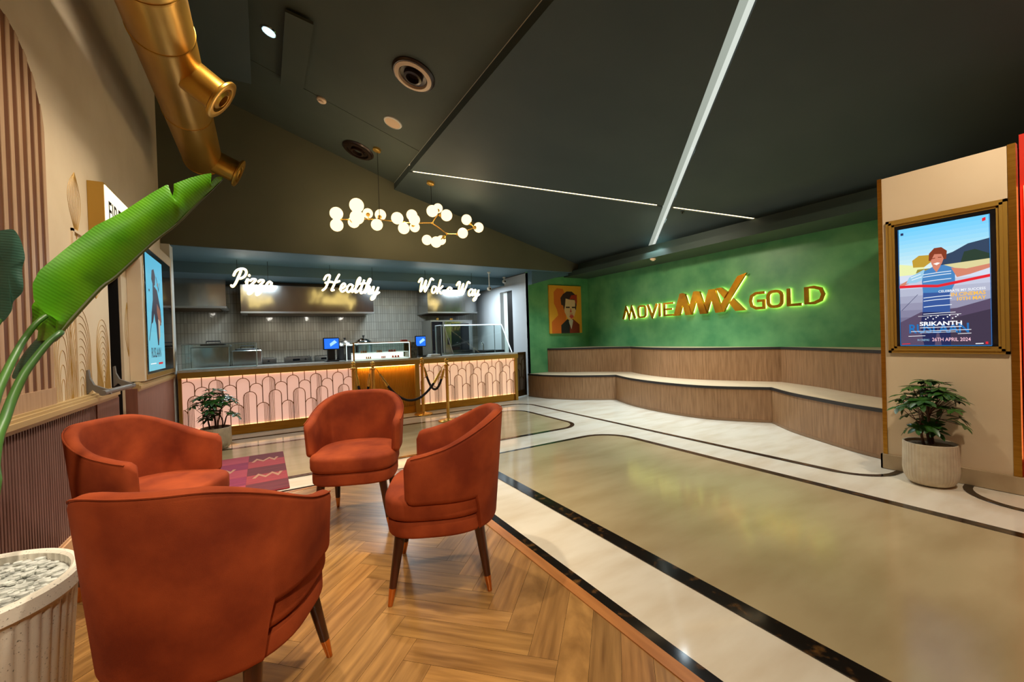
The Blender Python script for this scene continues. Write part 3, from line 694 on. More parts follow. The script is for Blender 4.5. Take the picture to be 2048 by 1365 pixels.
LEAF2 = [(-0.911, 2.421, 1.78), (-0.884, 2.405, 1.795), (-0.857, 2.388, 1.797), (-0.816, 2.364, 1.8), (-0.799, 2.353, 1.781), (-0.786, 2.346, 1.744), (-0.777, 2.339, 1.691), (-0.785, 2.344, 1.66), (-0.788, 2.345, 1.634), (-0.788, 2.345, 1.561), (-0.821, 2.364, 1.52), (-0.829, 2.368, 1.483), (-0.859, 2.386, 1.443), (-0.895, 2.408, 1.433), (-0.922, 2.424, 1.45)]
LEAF3 = [(-0.75, 2.53, 1.458), (-0.776, 2.546, 1.449), (-0.825, 2.575, 1.39), (-0.884, 2.61, 1.317), (-0.93, 2.637, 1.223), (-0.904, 2.621, 1.212), (-0.865, 2.598, 1.24), (-0.828, 2.576, 1.295), (-0.796, 2.557, 1.359), (-0.76, 2.536, 1.398)]
PET1 = [(-0.655, 2.322, 1.437), (-0.674, 2.292, 1.395), (-0.699, 2.265, 1.359), (-0.73, 2.243, 1.298), (-0.752, 2.215, 1.24), (-0.773, 2.186, 1.156), (-0.778, 2.147, 1.091), (-0.782, 2.108, 1.038), (-0.779, 2.064, 0.948), (-0.765, 2.014, 0.863)]
PET2 = [(-0.77, 2.473, 1.47), (-0.787, 2.43, 1.434), (-0.808, 2.389, 1.368), (-0.814, 2.34, 1.314), (-0.823, 2.292, 1.245), (-0.831, 2.244, 1.168), (-0.83, 2.19, 1.071), (-0.812, 2.125, 0.959), (-0.792, 2.06, 0.875)]

bp = thing('potted_banana_plant', 'tall broad-leaved plant with one bright green leaf in a white terrazzo planter, left edge', 'potted plant', (-.84, 1.95, 0))
L0 = Vector((-.84, 1.95, 0)); r, h = .285, .60
mb = MB(); mb.lathe([(.0001, 0), (r*.80, 0), (r*.83, .02), (r*.94, h-.075), (r*.965, h-.06), (r, h-.05), (r, h-.008), (r-.008, h), (r-.02, h), (r-.028, h-.008), (r-.03, h-.08)], L0, 416, rib=lambda a, z: (.020*abs(math.sin(a*26)) if .03 < z < h-.07 else 0)); mb.build('pot', M['potwhite'], bp)
mb = MB(); mb.lathe([(.0001, h-.03), (r-.03, h-.035)], L0, 32)
rnd = random.Random(3)
for k in range(420):
    a = rnd.random()*2*PI; q = math.sqrt(rnd.random())*(r-.045); mb.ball((L0.x+q*math.cos(a), L0.y+q*math.sin(a), h-.028+rnd.random()*.010), rnd.uniform(.006, .015), 7, 0, (1.2, .9, .55))
mb.build('pebbles', M['pebble'], bp)['kind'] = 'stuff'
nrm = Vector((.30, -.95, .12)).normalized()
def leafsurf(edge, mid, name, m, thick=.0012, bow=.05):
    """blade between the midrib and its outer edge, gently bowed, with real thickness"""
    def samp(P, t):
        P = [Vector(p) for p in P]; L = [0]
        for a, b in zip(P, P[1:]): L.append(L[-1]+(b-a).length)
        s_ = t*L[-1]
        for i in range(len(P)-1):
            if s_ <= L[i+1]+1e-9: return P[i].lerp(P[i+1], (s_-L[i])/max(1e-9, L[i+1]-L[i]))
        return P[-1]
    n, k = 90, 8; V = []
    for i in range(n+1):
        a, b = samp(mid, i/n), samp(edge, i/n)
        for j in range(k+1):
            f = j/k; p = a.lerp(b, f)+nrm*(bow*math.sin(PI*f)*math.sin(PI*min(1, max(.05, i/n)))) ; V.append(p)
    N = len(V); V += [p-nrm*thick for p in V]
    q = lambda i, j, o=0: i*(k+1)+j+o
    Fs = [(q(i, j), q(i+1, j), q(i+1, j+1), q(i, j+1)) for i in range(n) for j in range(k)] + [(q(i, j, N), q(i, j+1, N), q(i+1, j+1, N), q(i+1, j, N)) for i in range(n) for j in range(k)]
    Fs += [(q(i, k), q(i+1, k), q(i+1, k, N), q(i, k, N)) for i in range(n)]+[(q(i, 0), q(i, 0, N), q(i+1, 0, N), q(i+1, 0)) for i in range(n)]
    mb = MB(); mb.add(V, Fs, 0, True); return mb.build(name, m, bp)
lf = leafsurf([MID[0]]+UP, MID, 'leaf', M['bigleaf'], bow=.035)
mb = MB(); mb.tube(smooth_path([PET1[0]]+MID, 3), [.010]*8+[.0075]*9+[.005]*6+[.003]*5, 8) if False else mb.tube(smooth_path(MID, 3), [.010-.0075*i/24 for i in range(25)], 8); mb.build('midrib', mat('dark_leaf_midrib', s2l(70, 78, 26), .4), lf)
# the blade's other half, folded away behind
leafsurf([tuple(Vector(m_).lerp(Vector(e), .55)+Vector((-.10, .16, .0))) for m_, e in zip([MID[min(8, i*9//21)] for i in range(21)], [MID[0]]+UP)], [tuple(Vector(p)+Vector((0, .004, 0))) for p in MID], 'leaf_half', M['bigleaf'], bow=-.02)
def flatleaf(edge, name, m, d=Vector((.01, .02, 0))):
    c = sum((Vector(p) for p in edge), Vector())/len(edge); E = smooth_path(edge, 4, True); n = len(E); V = []
    for f in (1, .75, .5, .25): V += [c.lerp(p, f)+nrm*(.025*(1-f*f)) for p in E]
    V.append(c+nrm*.025); N = len(V); V += [p-nrm*.0012 for p in V]
    Fs = [(j*n+i, j*n+(i+1) % n, (j+1)*n+(i+1) % n, (j+1)*n+i) for j in range(3) for i in range(n)]+[(3*n+i, 3*n+(i+1) % n, 4*n) for i in range(n)]
    Fs += [tuple(N+i for i in reversed(f)) for f in Fs] + [(i, i+N, (i+1) % n+N, (i+1) % n) for i in range(n)]
    mb = MB(); mb.add(V, Fs, 0, True); mb.build(name, m, bp)
flatleaf(LEAF2, 'leaf', M['bluleaf']); flatleaf(LEAF3, 'leaf', M['bluleaf'])
root_ = (L0.x+.02, L0.y, h-.04)
mb = MB(); P = smooth_path([MID[0]]+PET1[1:]+[root_], 3); mb.tube(P, [.0095+.010*i/len(P) for i in range(len(P))], 10); mb.build('stalk', M['stemgreen'], bp)
mb = MB(); P = smooth_path(PET2+[(root_[0]+.015, root_[1]+.02, root_[2])], 3); mb.tube(P, [.0095+.009*i/len(P) for i in range(len(P))], 10); mb.build('stalk', M['stemgreen'], bp)
mb = MB(); P = smooth_path([(-.86, 2.37, 1.45), (-.90, 2.2, 1.2), (-.90, 2.05, .9), (root_[0]-.03, root_[1], root_[2])], 4); mb.tube(P, [.008+.008*i/len(P) for i in range(len(P))], 8); mb.build('stalk', M['stemgreen'], bp)

# ------------------------------------------------------------------ the serving counter
CY = 7.40; CX0, CX1 = -1.04, 4.545
ct = thing('serving_counter', 'long serving counter with glowing pink arch-patterned front and white worktop', 'counter', (1.75, 7.75, 0))
mb = MB(); mb.box((CX0, CY-.03, .965), (CX1+.02, CY+.62, 1.0)); mb.build('countertop', M['quartz'], ct)
mb = MB(); mb.box((CX0, CY-.034, .885), (CX1+.025, CY-.006, .968)); mb.box((CX0, CY-.006, .94), (CX1, CY+.05, .965)); mb.build('edge_trim', M['goldpaint'], ct)
mb = MB(); mb.box((CX0, CY+.02, 0), (1.30, CY+.05, .125)); mb.box((1.30, CY+.02, 0), (CX1-.04, CY+.05, .125)); mb.build('kick_plate', M['gold'], ct)
mb = MB(); mb.box((CX0, CY+.06, .0), (CX1-.02, CY+.58, .94)); mb.build('carcass', M['brownpanel'], ct)
pan = []
mb = MB(); mb.box((-1.0, CY+.03, .14), (1.27, CY+.045, .885)); mb.build('backlit_panel', M['pink'], ct)
mb = MB(); mb.box((2.44, CY+.03, .14), (4.50, CY+.045, .885)); mb.build('backlit_panel', M['peach'], ct)
led = emis('amber_edge_led', (1, .55, .20), 2.6)
for x0, x1 in ((-1.0, 1.27), (2.44, 4.50)):
    mb = MB(); mb.box((x0, CY+.012, .880), (x1, CY+.026, .887)); mb.box((x0, CY+.012, .134), (x1, CY+.026, .141))
    mb.build('led_edge', led, ct)
mb = MB(); mb.box((1.36, CY+.008, .874), (2.36, CY+.02, .884)); mb.build('led_edge', emis('bright_amber_led', (1, .55, .16), 9), ct)
# posts between the bays
for a, b, c in ((1.27, 1.36, -.02), (2.36, 2.44, -.02), (4.50, 4.555, -.02), (CX0, -1.0, -.005)):
    mb = MB(); mb.box((a, CY+c, .0), (b, CY+.055, .886)); mb.build('post', M['goldpaint'], ct)
mb = MB(); x = 1.365
while x < 2.355: mb.lathe([(.0105, .125), (.0105, .88)], (x+.011, CY+.05, 0), 8); x += .0235
mb.box((1.36, CY+.05, .125), (2.36, CY+.06, .885)); mb.build('ribbed_panel', M['ribgold'], ct)
def grille(x0, x1, mt, yy=CY+.004, z0=.128, z1=.884, phase=0, fine=True, p=.166, parent=None, fr=lambda x, y, z: (x, y, z)):
    mb = MB(); n = int((x1-x0)/p)+3; tb = .0058
    def T(P, r=tb): 
        P = [q for q in P if x0-.001 <= q[0] <= x1+.001 and q[1] <= z1+.001]
        if len(P) > 1: mb.tube([fr(a, yy, b) for a, b in P], r, 5)
    HA, HB, HC, HD = .835, .745, .625, .445
    xs = [x0+phase+k*p for k in range(-2, n)]
    fh = lambda k: HC if k % 2 == 0 else HD       # front arches sit half a pitch along
    for k, x in enumerate(xs):                     # back row
        top = HA if k % 2 == 0 else HB; R_ = p/2
        T([(x+R_*math.cos(a), top-R_+R_*math.sin(a)) for a in [PI*i/14 for i in range(15)]])
        T([(x, top), (x, z1)])
        T([(x+R_, top-R_), (x+R_, fh(k))])
        T([(x-R_, top-R_), (x-R_, max(fh(k-1), 0))])
        if fine and k % 4 == 0:
            for j in range(1, 5): 
                q = R_*j/5*1.0; zt = top-R_+math.sqrt(R_*R_-q*q); zb = fh(k)-R_+math.sqrt(max(0, R_*R_-(R_-q)**2)); T([(x+q, zb), (x+q, zt)], .0034)
    for k, x in enumerate(xs):                     # front row
        xf = x+p/2; top = fh(k); R_ = p/2
        T([(xf+R_*math.cos(a), top-R_+R_*math.sin(a)) for a in [PI*i/14 for i in range(15)]])
        lo = min(HC, HD)
        T([(xf+R_, top-R_), (xf+R_, z0)]); T([(xf-R_, top-R_), (xf-R_, z0)])
        if fine:
            sg = -1 if k % 2 == 0 else 1
            for j in range(1, 5):
                q = R_*j/5; T([(xf+sg*q, z0), (xf+sg*q, top-R_+math.sqrt(R_*R_-q*q))], .0034)
    return mb
grille(-1.0, 1.27, None, phase=.06).build('arch_grille', M['grille'], ct)
grille(2.44, 4.50, None, phase=.03).build('arch_grille', M['grille'], ct)
# folded flap panel at the right end
fp = thing('counter_flap_panel', 'dark arch-patterned flap panel in a brass frame between counter and green wall', 'panel', (4.85, 7.72, 0))
fx = lambda x, y, z: (4.60+x*.88, CY+.22+x*.34+y, z)
mb = MB(); mb.prism([(0, .02), (.5, .02), (.5, .98), (0, .98)], lambda x, z: fx(x, .03, z), lambda x, z: fx(x, .05, z)); mb.build('backing', mat('dark_smoked_panel', s2l(96, 80, 66), .4), fp)
mb = MB(); 
for a, b, c, d in ((0, .03, .02, .98), (.455, .5, .02, .98), (0, .5, .93, .985), (0, .5, .02, .15)): mb.prism([(a, c), (b, c), (b, d), (a, d)], lambda x, z: fx(x, 0, z), lambda x, z: fx(x, .029, z))
mb.build('frame', M['dkgrille'], fp)
grille(.03, .455, None, yy=.022, phase=.05, fine=False, fr=fx, z0=.15).build('arch_grille', M['dkgrille'], fp)

# glass guards and display case on the counter
def bars(mb, segs, t=.008):
    for a, b in segs: mb.tube([a, b], t, 4, smooth=False)
g = thing('glass_food_guard', 'low glass sneeze guard on the left end of the counter', 'glass guard', (-.55, 7.62, 1.0))
x0, x1, y0, y1, z1 = -1.0, -.09, 7.50, 7.72, 1.365
mb = MB(); mb.box((x0, y0, 1.0), (x1, y0+.006, z1)); mb.box((x0, y0, z1-.006), (x1, y1+.1, z1)); mb.box((x1-.006, y0, 1.0), (x1, y1, z1)); mb.build('glass_panel', M['glass'], g)
mb = MB(); bars(mb, [((x1, y0, 1.0), (x1, y0, z1)), ((x0, y0, z1), (x1, y0, z1)), ((x1, y1, 1.0), (x1, y1, z1)), ((x1, y0, z1), (x1, y1, z1))], .006); mb.build('frame', M['steel2'], g)
g = thing('glass_food_guard', 'tall slanted glass guard with a lit blue-white edge near the right end of the counter', 'glass guard', (3.7, 7.65, 1.0))
A = (3.18, 7.50, 1.01); B = (4.50, 7.50, 1.01); C_ = (3.06, 7.66, 1.60); D_ = (4.36, 7.66, 1.60)
mb = MB(); mb.add([A, B, D_, C_, (A[0], A[1]+.006, A[2]), (B[0], B[1]+.006, B[2]), (D_[0], D_[1]+.006, D_[2]), (C_[0], C_[1]+.006, C_[2])], [(0,1,2,3),(7,6,5,4),(0,4,5,1),(1,5,6,2),(2,6,7,3),(3,7,4,0)]); mb.box((3.0, 7.66, 1.594), (4.36, 7.98, 1.60)); mb.box((3.0, 7.66, 1.0), (3.006, 7.98, 1.594)); mb.build('glass_panel', M['glass'], g)
mb = MB(); bars(mb, [(C_, D_), (D_, B)], .009); mb.build('lit_edge', M['led_c'], g)
mb = MB(); bars(mb, [(A, C_), ((3.0, 7.66, 1.008), (3.0, 7.66, 1.6)), ((3.0, 7.98, 1.008), (3.0, 7.98, 1.6)), ((4.36, 7.98, 1.008), (4.36, 7.98, 1.6)), ((3.0, 7.66, 1.6), C_), ((3.0, 7.66, 1.6), (3.0, 7.98, 1.6)), ((3.0, 7.98, 1.6), (4.36, 7.98, 1.6)), (C_, (4.36, 7.66, 1.6))], .008); mb.build('frame', M['steel2'], g)
dc = thing('pastry_display_case', 'lit glass pastry display case with two shelves on the counter above the amber ribbed panel', 'display case', (1.8, 7.62, 1.0))
x0, x1, y0, y1, z0, z1 = 1.33, 2.31, 7.48, 7.86, 1.0, 1.30
mb = MB(); mb.box((x0, y0, z0), (x1, y0+.005, z1)); mb.box((x0-.10, y0+.1, z0), (x0-.095, y1, z1-.02)); mb.box((x1-.004, y0, z0), (x1, y1, z1)); mb.box((x0, y1-.004, z0+.1), (x1, y1, z1)); mb.build('glass_panel', M['glass'], dc)
mb = MB(); mb.box((x0, y0, z1), (x1, y1, z1+.012)); mb.box((x0-.012, y0-.004, z0), (x0+.012, y0+.02, z1+.012)); mb.box((x1, y0-.004, z0), (x1+.012, y1, z1+.012)); mb.build('frame', M['brass'], dc)
mb = MB(); mb.box((x0+.02, y0+.01, z0+.004), (x1-.02, y1-.01, z0+.02)); mb.box((x0+.02, y1-.03, z0+.02), (x1-.02, y1-.015, z0+.11)); mb.box((x0+.02, y0+.06, z0+.12), (x1-.02, y1-.02, z0+.128)); mb.build('shelf', M['caselight'], dc)
mb = MB(); mb.box((x0+.02, y0+.012, z1-.012), (x1-.01, y0+.03, z1-.002)); mb.build('case_light', emis('white_case_led', (.9, 1, .9), 4), dc)
mb = MB(); bars(mb, [((x0-.1, y0+.1, z0+.004), (x0-.1, y0+.1, z1-.02)), ((x0-.1, y0+.1, z1-.02), (x0, y0, z1-.02)), ((x1-.01, y0, z1-.01), (x1-.01, y0, z0+.01)), ((x0+.03, y0-.002, z1-.01), (x1-.01, y0-.002, z1-.01))], .0055); mb.build('lit_edge', emis('pale_lit_glass_edge', (.8, 1, .95), 1.6), dc)
for i, (x, z, wd, c) in enumerate(((1.52, .128, .11, 'food'), (1.79, .128, .10, 'food'), (2.02, .128, .14, 'foodred'), (1.60, .02, .10, 'food'), (1.86, .02, .08, 'foodred'), (2.08, .02, .15, 'foodred'))):
    labs = ['golden pastry on the left of the upper shelf in the display case', 'golden pastry in the middle of the upper shelf in the display case', 'red-topped pastry on the right of the upper shelf in the display case',
            'golden pastry on the left of the lower shelf in the display case', 'small red-topped pastry in the middle of the lower shelf', 'wide red-topped pastry on the right of the lower shelf']
    mb = MB(); mb.lathe([(.0001, 0), (.05, 0), (.055, .006), (.0001, .006)], (0, 0, 0), 20)
    mb.v = [(x+a*wd/.1, y0+.14+b, z0+z+c_) for a, b, c_ in mb.v]
    pl_ = tag(mb.build('pastry', [M[c]]), labs[i], 'pastry', 'pastries in the display case')
    mb = MB(); [mb.ball((x+(k-1)*wd*.33, y0+.14, z0+z+.022), .026, 10, 0, (wd*5, 1, .75)) for k in range(3)]
    q = mb.build('topping', M[c]); q.parent = pl_
# folded red sign card on the case
mb = MB(); mb.rbox((2.24, 7.6, z1+.012+.014), (.11, .1, .026), .008); tag(mb.build('red_box', mat('red_card', s2l(176, 30, 30), .5)), 'small red box lying on top of the display case', 'box')

# tills
def till(x, y, w_, h_, zc, rz, label):
    t = thing('till', label, 'till', (x, y, 1.0), 'tills on the counter', rz)
    tz = zc-1.0
    def B_(nm, a, b, m): mb = MB(); mb.box(a, b); return mb.build(nm, m, t, False)
    mb = MB(); mb.rbox((0, .02, .012), (w_*.8, .2, .024), .02); mb.build('base', M['black'], t, False)
    B_('stand', (-w_*.22, .01, .02), (w_*.22, .07, tz-h_*.3), M['black'])
    mb = MB(); mb.rbox((0, 0, tz), (w_, .03, h_), .01); sc = mb.build('screen_housing', M['black'], t, False)
    mb = MB(); mb.box((-w_*.44, -.018, tz-h_*.42), (w_*.44, -.0155, tz+h_*.42)); mb.prism([(-.02, -.05), (.09, .02), (.05, .06), (-.03, .0)], lambda a, b: (a, -.0195, tz+b), lambda a, b: (a, -.0185, tz+b), 1)
    s_ = mb.build('screen', [M['blue'], M['bluel']], t, False); s_.parent = sc
    return t
till(1.02, 7.80, .27, .21, 1.31, .12, 'till with a bright blue screen left of the display case')
till(2.60, 7.74, .22, .21, 1.30, .12, 'till with a plain blue screen right of the display case')
mb = MB(); mb.prism([(-.07, 0), (.06, 0), (.075, .2), (.03, .29), (-.05, .29), (-.08, .2)], lambda a, b: (2.395+a*.8, 7.50, 1.0+b), lambda a, b: (2.395+a*.8, 7.60, 1.0+b)); tag(mb.build('wrapped_till', mat('crumpled_grey_plastic', s2l(92, 102, 104), .25, col2=s2l(50, 56, 60), scale=22, bump=.9)), 'device wrapped in crumpled grey plastic between display case and right till', 'wrapped device')
mb = MB(); mb.rbox((2.86, 7.72, 1.02), (.20, .2, .04), .02); tag(mb.build('receipt_tray', M['white']), 'small white tray beside the right till', 'tray')

# back bench with appliances (against the tiled wall)
bb = thing('back_worktop', 'dark worktop on steel cabinets along the tiled kitchen wall', 'worktop', (1.9, 9.95, 0))
mb = MB(); mb.box((-1.1, 9.55, .88), (4.4, KY-.002, .94)); mb.build('top', M['black'], bb)
mb = MB()
for k in range(8): mb.box((-1.1+k*.6875, 9.62, .05), (-1.1+k*.6875+.67, KY-.01, .88))
mb.build('cabinet_front', M['steel2'], bb)
mi = thing('service_worktop', 'low dark service ledge behind the counter', 'worktop', (1.8, 8.05, 0))
mb = MB(); mb.box((.0, 8.02, .92), (4.4, 8.35, .975)); mb.build('top', M['black'], mi); mb = MB(); mb.box((.02, 8.03, 0), (4.38, 8.33, .92)); mb.build('cabinet_front', M['steel2'], mi)
def cooker(x, w_, label):
    t = thing('induction_cooker', label, 'cooker', (x, 9.8, .94), 'silver cookers on the back worktop')
    mb = MB(); mb.rbox((x, 9.8, .94+.06), (w_, .38, .12), .012); mb.build('body', M['steel'], t)
    mb = MB(); mb.box((x-w_*.42, 9.64, 1.06), (x+w_*.42, 9.96, 1.068)); mb.build('glass_top', M['blackgloss'], t)
    mb = MB(); mb.lathe([(.0001, 0), (.018, 0), (.018, .015), (.0001, .015)], (x+w_*.25, 9.607, 1.0), 14, axis=(0, -1, 0)); mb.build('knob', M['black'], t)
    mb = MB(); mb.box((x-w_*.2, 9.606, .98), (x+w_*.05, 9.61, 1.02)); mb.build('display', M['blackgloss'], t)
cooker(-.05, .55, 'silver cooker partly behind the left glass guard'); cooker(.62, .52, 'silver cooker in the middle of the back worktop'); cooker(1.13, .42, 'silver cooker left of the tall dark urn')
def urn(x, lab, m, mb_m, r=.17, h=.42):
    t = thing('soup_urn', lab, 'urn', (x, 9.8, .94))
    mb = MB(); mb.lathe([(.0001, 0), (r, 0), (r, .03), (r*.96, .05), (r*.96, h*.6), (r*1.03, h*.62), (r*1.03, h*.66), (r*.9, h*.68)], (x, 9.8, .94), 32); mb.build('body', mb_m, t)
    mb = MB(); mb.lathe([(r*1.02, h*.66), (r*.98, h*.76), (r*.72, h*.88), (r*.3, h*.95), (.0001, h*.96)], (x, 9.8, .94), 32); mb.build('lid', m, t)
    mb = MB(); mb.lathe([(.0001, h*.95), (.016, h*.95), (.014, h*1.0), (.026, h*1.02), (.026, h*1.06), (.0001, h*1.07)], (x, 9.8, .94), 16); mb.build('lid_knob', M['black'], t)
urn(1.56, 'dark urn behind the left till', M['steel2'], M['black'], .18, .46); urn(1.96, 'shiny domed steel urn behind the display case', M['chrome'], M['steel2'], .19, .50)
ov = thing('combi_oven', 'tall steel combi oven with a glass door below the right extractor hood', 'oven', (4.0, 9.9, .94))
ox0, ox1, oz0, oz1, oy = 3.50, 4.62, .94, 1.80, 9.62
mb = MB(); mb.box((ox0, oy, oz0), (ox1, KY-.02, oz1)); mb.build('body', M['steel2'], ov)
mb = MB(); mb.box((ox0+.03, oy-.03, oz0+.05), (ox0+.30, oy, oz1-.04)); mb.build('control_panel', M['blackgloss'], ov)
mb = MB(); mb.box((ox0+.36, oy-.035, oz0+.05), (ox1-.03, oy, oz1-.04)); dr = mb.build('door', M['steel'], ov)
mb = MB(); mb.box((ox0+.52, oy-.04, oz0+.10), (ox1-.12, oy-.034, oz1-.09)); mb.build('window', M['blackgloss'], ov).parent = ov
mb = MB(); mb.tube([(ox0+.44, oy-.07, oz0+.25), (ox0+.44, oy-.07, oz1-.45)], .018, 10); q = mb.build('handle', M['black'], ov)
mb = MB(); mb.lathe([(.0001, 0), (.03, 0), (.03, .06), (.0001, .06)], (ox0+.25, 9.8, oz1), 16); mb.lathe([(.0001, 0), (.04, 0), (.04, .05), (.0001, .05)], (ox0+.62, 9.8, oz1), 16); mb.build('flue', M['brass'], ov)
mb = MB(); mb.box((4.44, 8.5, .0), (4.98, 9.4, .96)); mb.box((4.46, 8.6, .96), (4.96, 9.2, 1.03)); tag(mb.build('dark_sink_unit', M['black']), 'low dark unit with a small tap seen through the right glass guard', 'sink unit')
mb = MB(); mb.tube(smooth_path([(4.55, 8.9, 1.03), (4.55, 8.9, 1.18), (4.50, 8.85, 1.23), (4.46, 8.8, 1.18)], 4), .012, 8); tag(mb.build('tap', M['chrome']), 'chrome tap on the low dark unit', 'tap')
# steel fryer block with lidded pans at the left
fr = thing('steel_bain_marie', 'steel bain-marie block behind the left glass guard', 'appliance', (-.6, 9.7, 0))
mb = MB(); mb.rbox((-.78, 9.05, .66), (.55, .6, 1.32), .02); mb.rbox((-.25, 9.1, .62), (.46, .6, 1.24), .02); mb.build('body', M['steel'], fr)
mb = MB(); mb.box((-1.06, 8.74, 1.32), (-.5, 9.36, 1.345)); mb.build('top', M['steel2'], fr)
def lid(x, z, lab, rot_=0):
    t = thing('pan_lid', lab, 'pan lid', (x, 9.0, z))
    mb = MB(); mb.rbox((x, 9.0, z+.012), (.36, .3, .024), .03, rot_); mb.build('cover', M['black'], t)
    mb = MB(); mb.tube([(x-.10, 9.0, z+.02), (x-.10, 9.0, z+.075), (x+.10, 9.0, z+.075), (x+.10, 9.0, z+.02)], .012, 6); mb.build('handle', M['black'], t)
lid(-.75, 1.345, 'black pan lid with a bar handle on the steel bain-marie'); lid(-.25, 1.245, 'second black pan lid, nearer the signs, on the lower steel block')

# extractor hoods
def hood(x0, x1, z0, z1, label):
    t = thing('extractor_hood', label, 'extractor hood', ((x0+x1)/2, 9.9, z0), 'steel extractor hoods')
    mb = MB(); mb.box((x0, 9.5, z0), (x1, KY-.002, z1)); mb.build('canopy', M['steel'], t)
    mb = MB(); mb.box((x0-.008, 9.485, z0-.022), (x1+.008, KY-.002, z0+.012)); mb.build('rim', M['steel2'], t)
    mb = MB(); mb.add([(x0+.1, 9.6, z0-.024), (x1-.1, 9.6, z0-.024), (x1-.1, 10.2, z0-.05), (x0+.1, 10.2, z0-.05), (x0+.1, 9.6, z0-.022), (x1-.1, 9.6, z0-.022), (x1-.1, 10.2, z0-.03), (x0+.1, 10.2, z0-.03)], [(0,1,2,3),(7,6,5,4),(0,4,5,1),(1,5,6,2),(2,6,7,3),(3,7,4,0)]); mb.build('filter', M['dkgrille'], t)
hood(-1.80, -.575, 2.07, 2.585, 'steel extractor hood beside the framed cyan film screen')
hood(-.34, 2.14, 1.975, 2.505, 'longest steel extractor hood, below the first two lit words')
hood(3.40, 4.70, 1.985, 2.545, 'steel extractor hood with a visible left side, below the rightmost lit words')
mb = MB(); mb.box((-.3, 9.7, 2.505), (2.1, KY, 2.585)); tag(mb.build('hood_duct_cover', M['black']), 'dark cover between the longest hood and the ceiling', 'cover')
mb = MB(); mb.box((3.45, 9.7, 2.545), (4.6, KY, 2.585)); tag(mb.build('hood_duct_cover', M['black']), 'dark cover between the right hood and the ceiling', 'cover')

# cameras on the soffit
for x, y, z, lab in ((4.28, 8.0, 2.40, 'small white dome camera beside the last lit word'), (4.98, 8.55, 2.66, 'white camera at the corner above the kitchen doorway')):
    t = thing('security_camera', lab, 'security camera', (x, y, 2.765), 'white security cameras')
    mb = MB(); mb.lathe([(.0001, 0), (.035, 0), (.035, -.03), (.0001, -.03)], (x, y, 2.765), 20); mb.tube([(x, y, 2.74), (x, y, z+.04)], .012, 8); mb.build('mount', M['white'], t)
    mb = MB(); mb.ball((x, y, z), .048, 18); mb.build('housing', M['white'], t); mb = MB(); mb.lathe([(.0001, 0), (.022, 0), (.020, .012), (.0001, .014)], (x, y-.042, z-.01), 16, axis=(-.2, -1, -.3)); mb.build('lens', M['blackgloss'], t)

# rope posts and ropes
def post(x, y, label):
    t = thing('rope_post', label, 'rope post', (x, y, 0), 'brass rope posts')
    mb = MB(); mb.lathe([(.0001, 0), (.16, 0), (.16, .012), (.15, .02), (.06, .035), (.03, .05), (.0001, .05)], (x, y, 0), 36); mb.build('base', M['brass'], t)
    mb = MB(); mb.lathe([(.025, .04), (.025, .90), (.0001, .90)], (x, y, 0), 20); mb.build('pole', M['brass'], t)
    mb = MB(); mb.lathe([(.026, .89), (.036, .895), (.036, .915), (.024, .925), (.020, .94), (.033, .95), (.028, .965)] + [(.035*math.sin(a), .985-.035*math.cos(a)) for a in [PI*(.25+.75*i/8) for i in range(9)]], (x, y, 0), 20)
    for a in (0, 90, 180, 270):
        c, s_ = math.cos(math.radians(a+20)), math.sin(math.radians(a+20)); mb.tube([(x+.03*c, y+.03*s_, .905), (x+.052*c, y+.052*s_, .91), (x+.055*c, y+.055*s_, .89)], .005, 6)
    mb.build('finial', M['brass'], t)
PP = [(1.20, 6.85), (1.42, 6.50), (2.405, 7.12), (2.53, 6.28)]
for p, lab in zip(PP, ('brass rope post farthest left, next to the end of the pink panel', 'brass rope post second from the left, above the far armchair', 'brass rope post right in front of the counter with its round foot in view', 'brass rope post farthest right, behind the side-on armchair')): post(*p, lab)
def rope(a, b, sag, label):
    t = thing('velvet_rope', label, 'rope', ((a[0]+b[0])/2, (a[1]+b[1])/2, 0), 'black velvet ropes')
    A = Vector((*a, .90)); B = Vector((*b, .90)); d = (B-A).normalized(); A += d*.055; B -= d*.055
    P = [A.lerp(B, k/26)+Vector((0, 0, -sag*(1-(2*k/26-1)**2))) for k in range(27)]
    mb = MB(); mb.tube(P[3:-3], .019, 10); mb.build('cord', M['rope'], t)
    for e in (P[:5], P[:-6:-1]):
        mb = MB(); mb.tube([e[0], e[1]], .006, 6); mb.tube([e[1], e[2], e[3], e[4]], [.013, .021, .022, .022], 12); mb.build('end_hook', M['brass'], t)
rope(PP[0], PP[1], .50, 'short black rope hanging between the two left posts'); rope(PP[1], PP[3], .52, 'long black rope drooping across the amber ribbed panel'); rope(PP[2], PP[3], .42, 'black rope hanging between the two right posts')
# rug
rg = thing('rug', 'maroon and pink patchwork rug with beige zigzag marks between the far armchairs', 'rug', (-.35, 5.05, 0))
mb = MB(); mb.rbox((-.36, 5.07, .007), (1.06, 1.50, .010), .01); mb.build('pile', mat('maroon_rug_pile', s2l(150, 44, 52), .9, col2=s2l(120, 34, 48), scale=5, stretch=(1, 5, 1), bump=.4, bscale=150), rg)
pc = [mat('rug_patch_%d' % i, s2l(*c), .9, col2=s2l(*[v*.86 for v in c]), scale=6, stretch=(.6, 6, 1)) for i, c in enumerate(((166, 62, 66), (142, 46, 76), (112, 46, 52), (172, 66, 80)))]
mb = MB(); k = 0
for i in range(3):
    for j in range(5):
        k += 1; mb.box((-.88+i*.35, 4.33+j*.296, .011), (-.88+(i+1)*.35-.002, 4.33+(j+1)*.296-.002, .0128), (i*3+j*2) % 4)
mb.build('patches', pc, rg)
mb = MB()
zm = mat('beige_rug_yarn', s2l(178, 128, 100), .9)
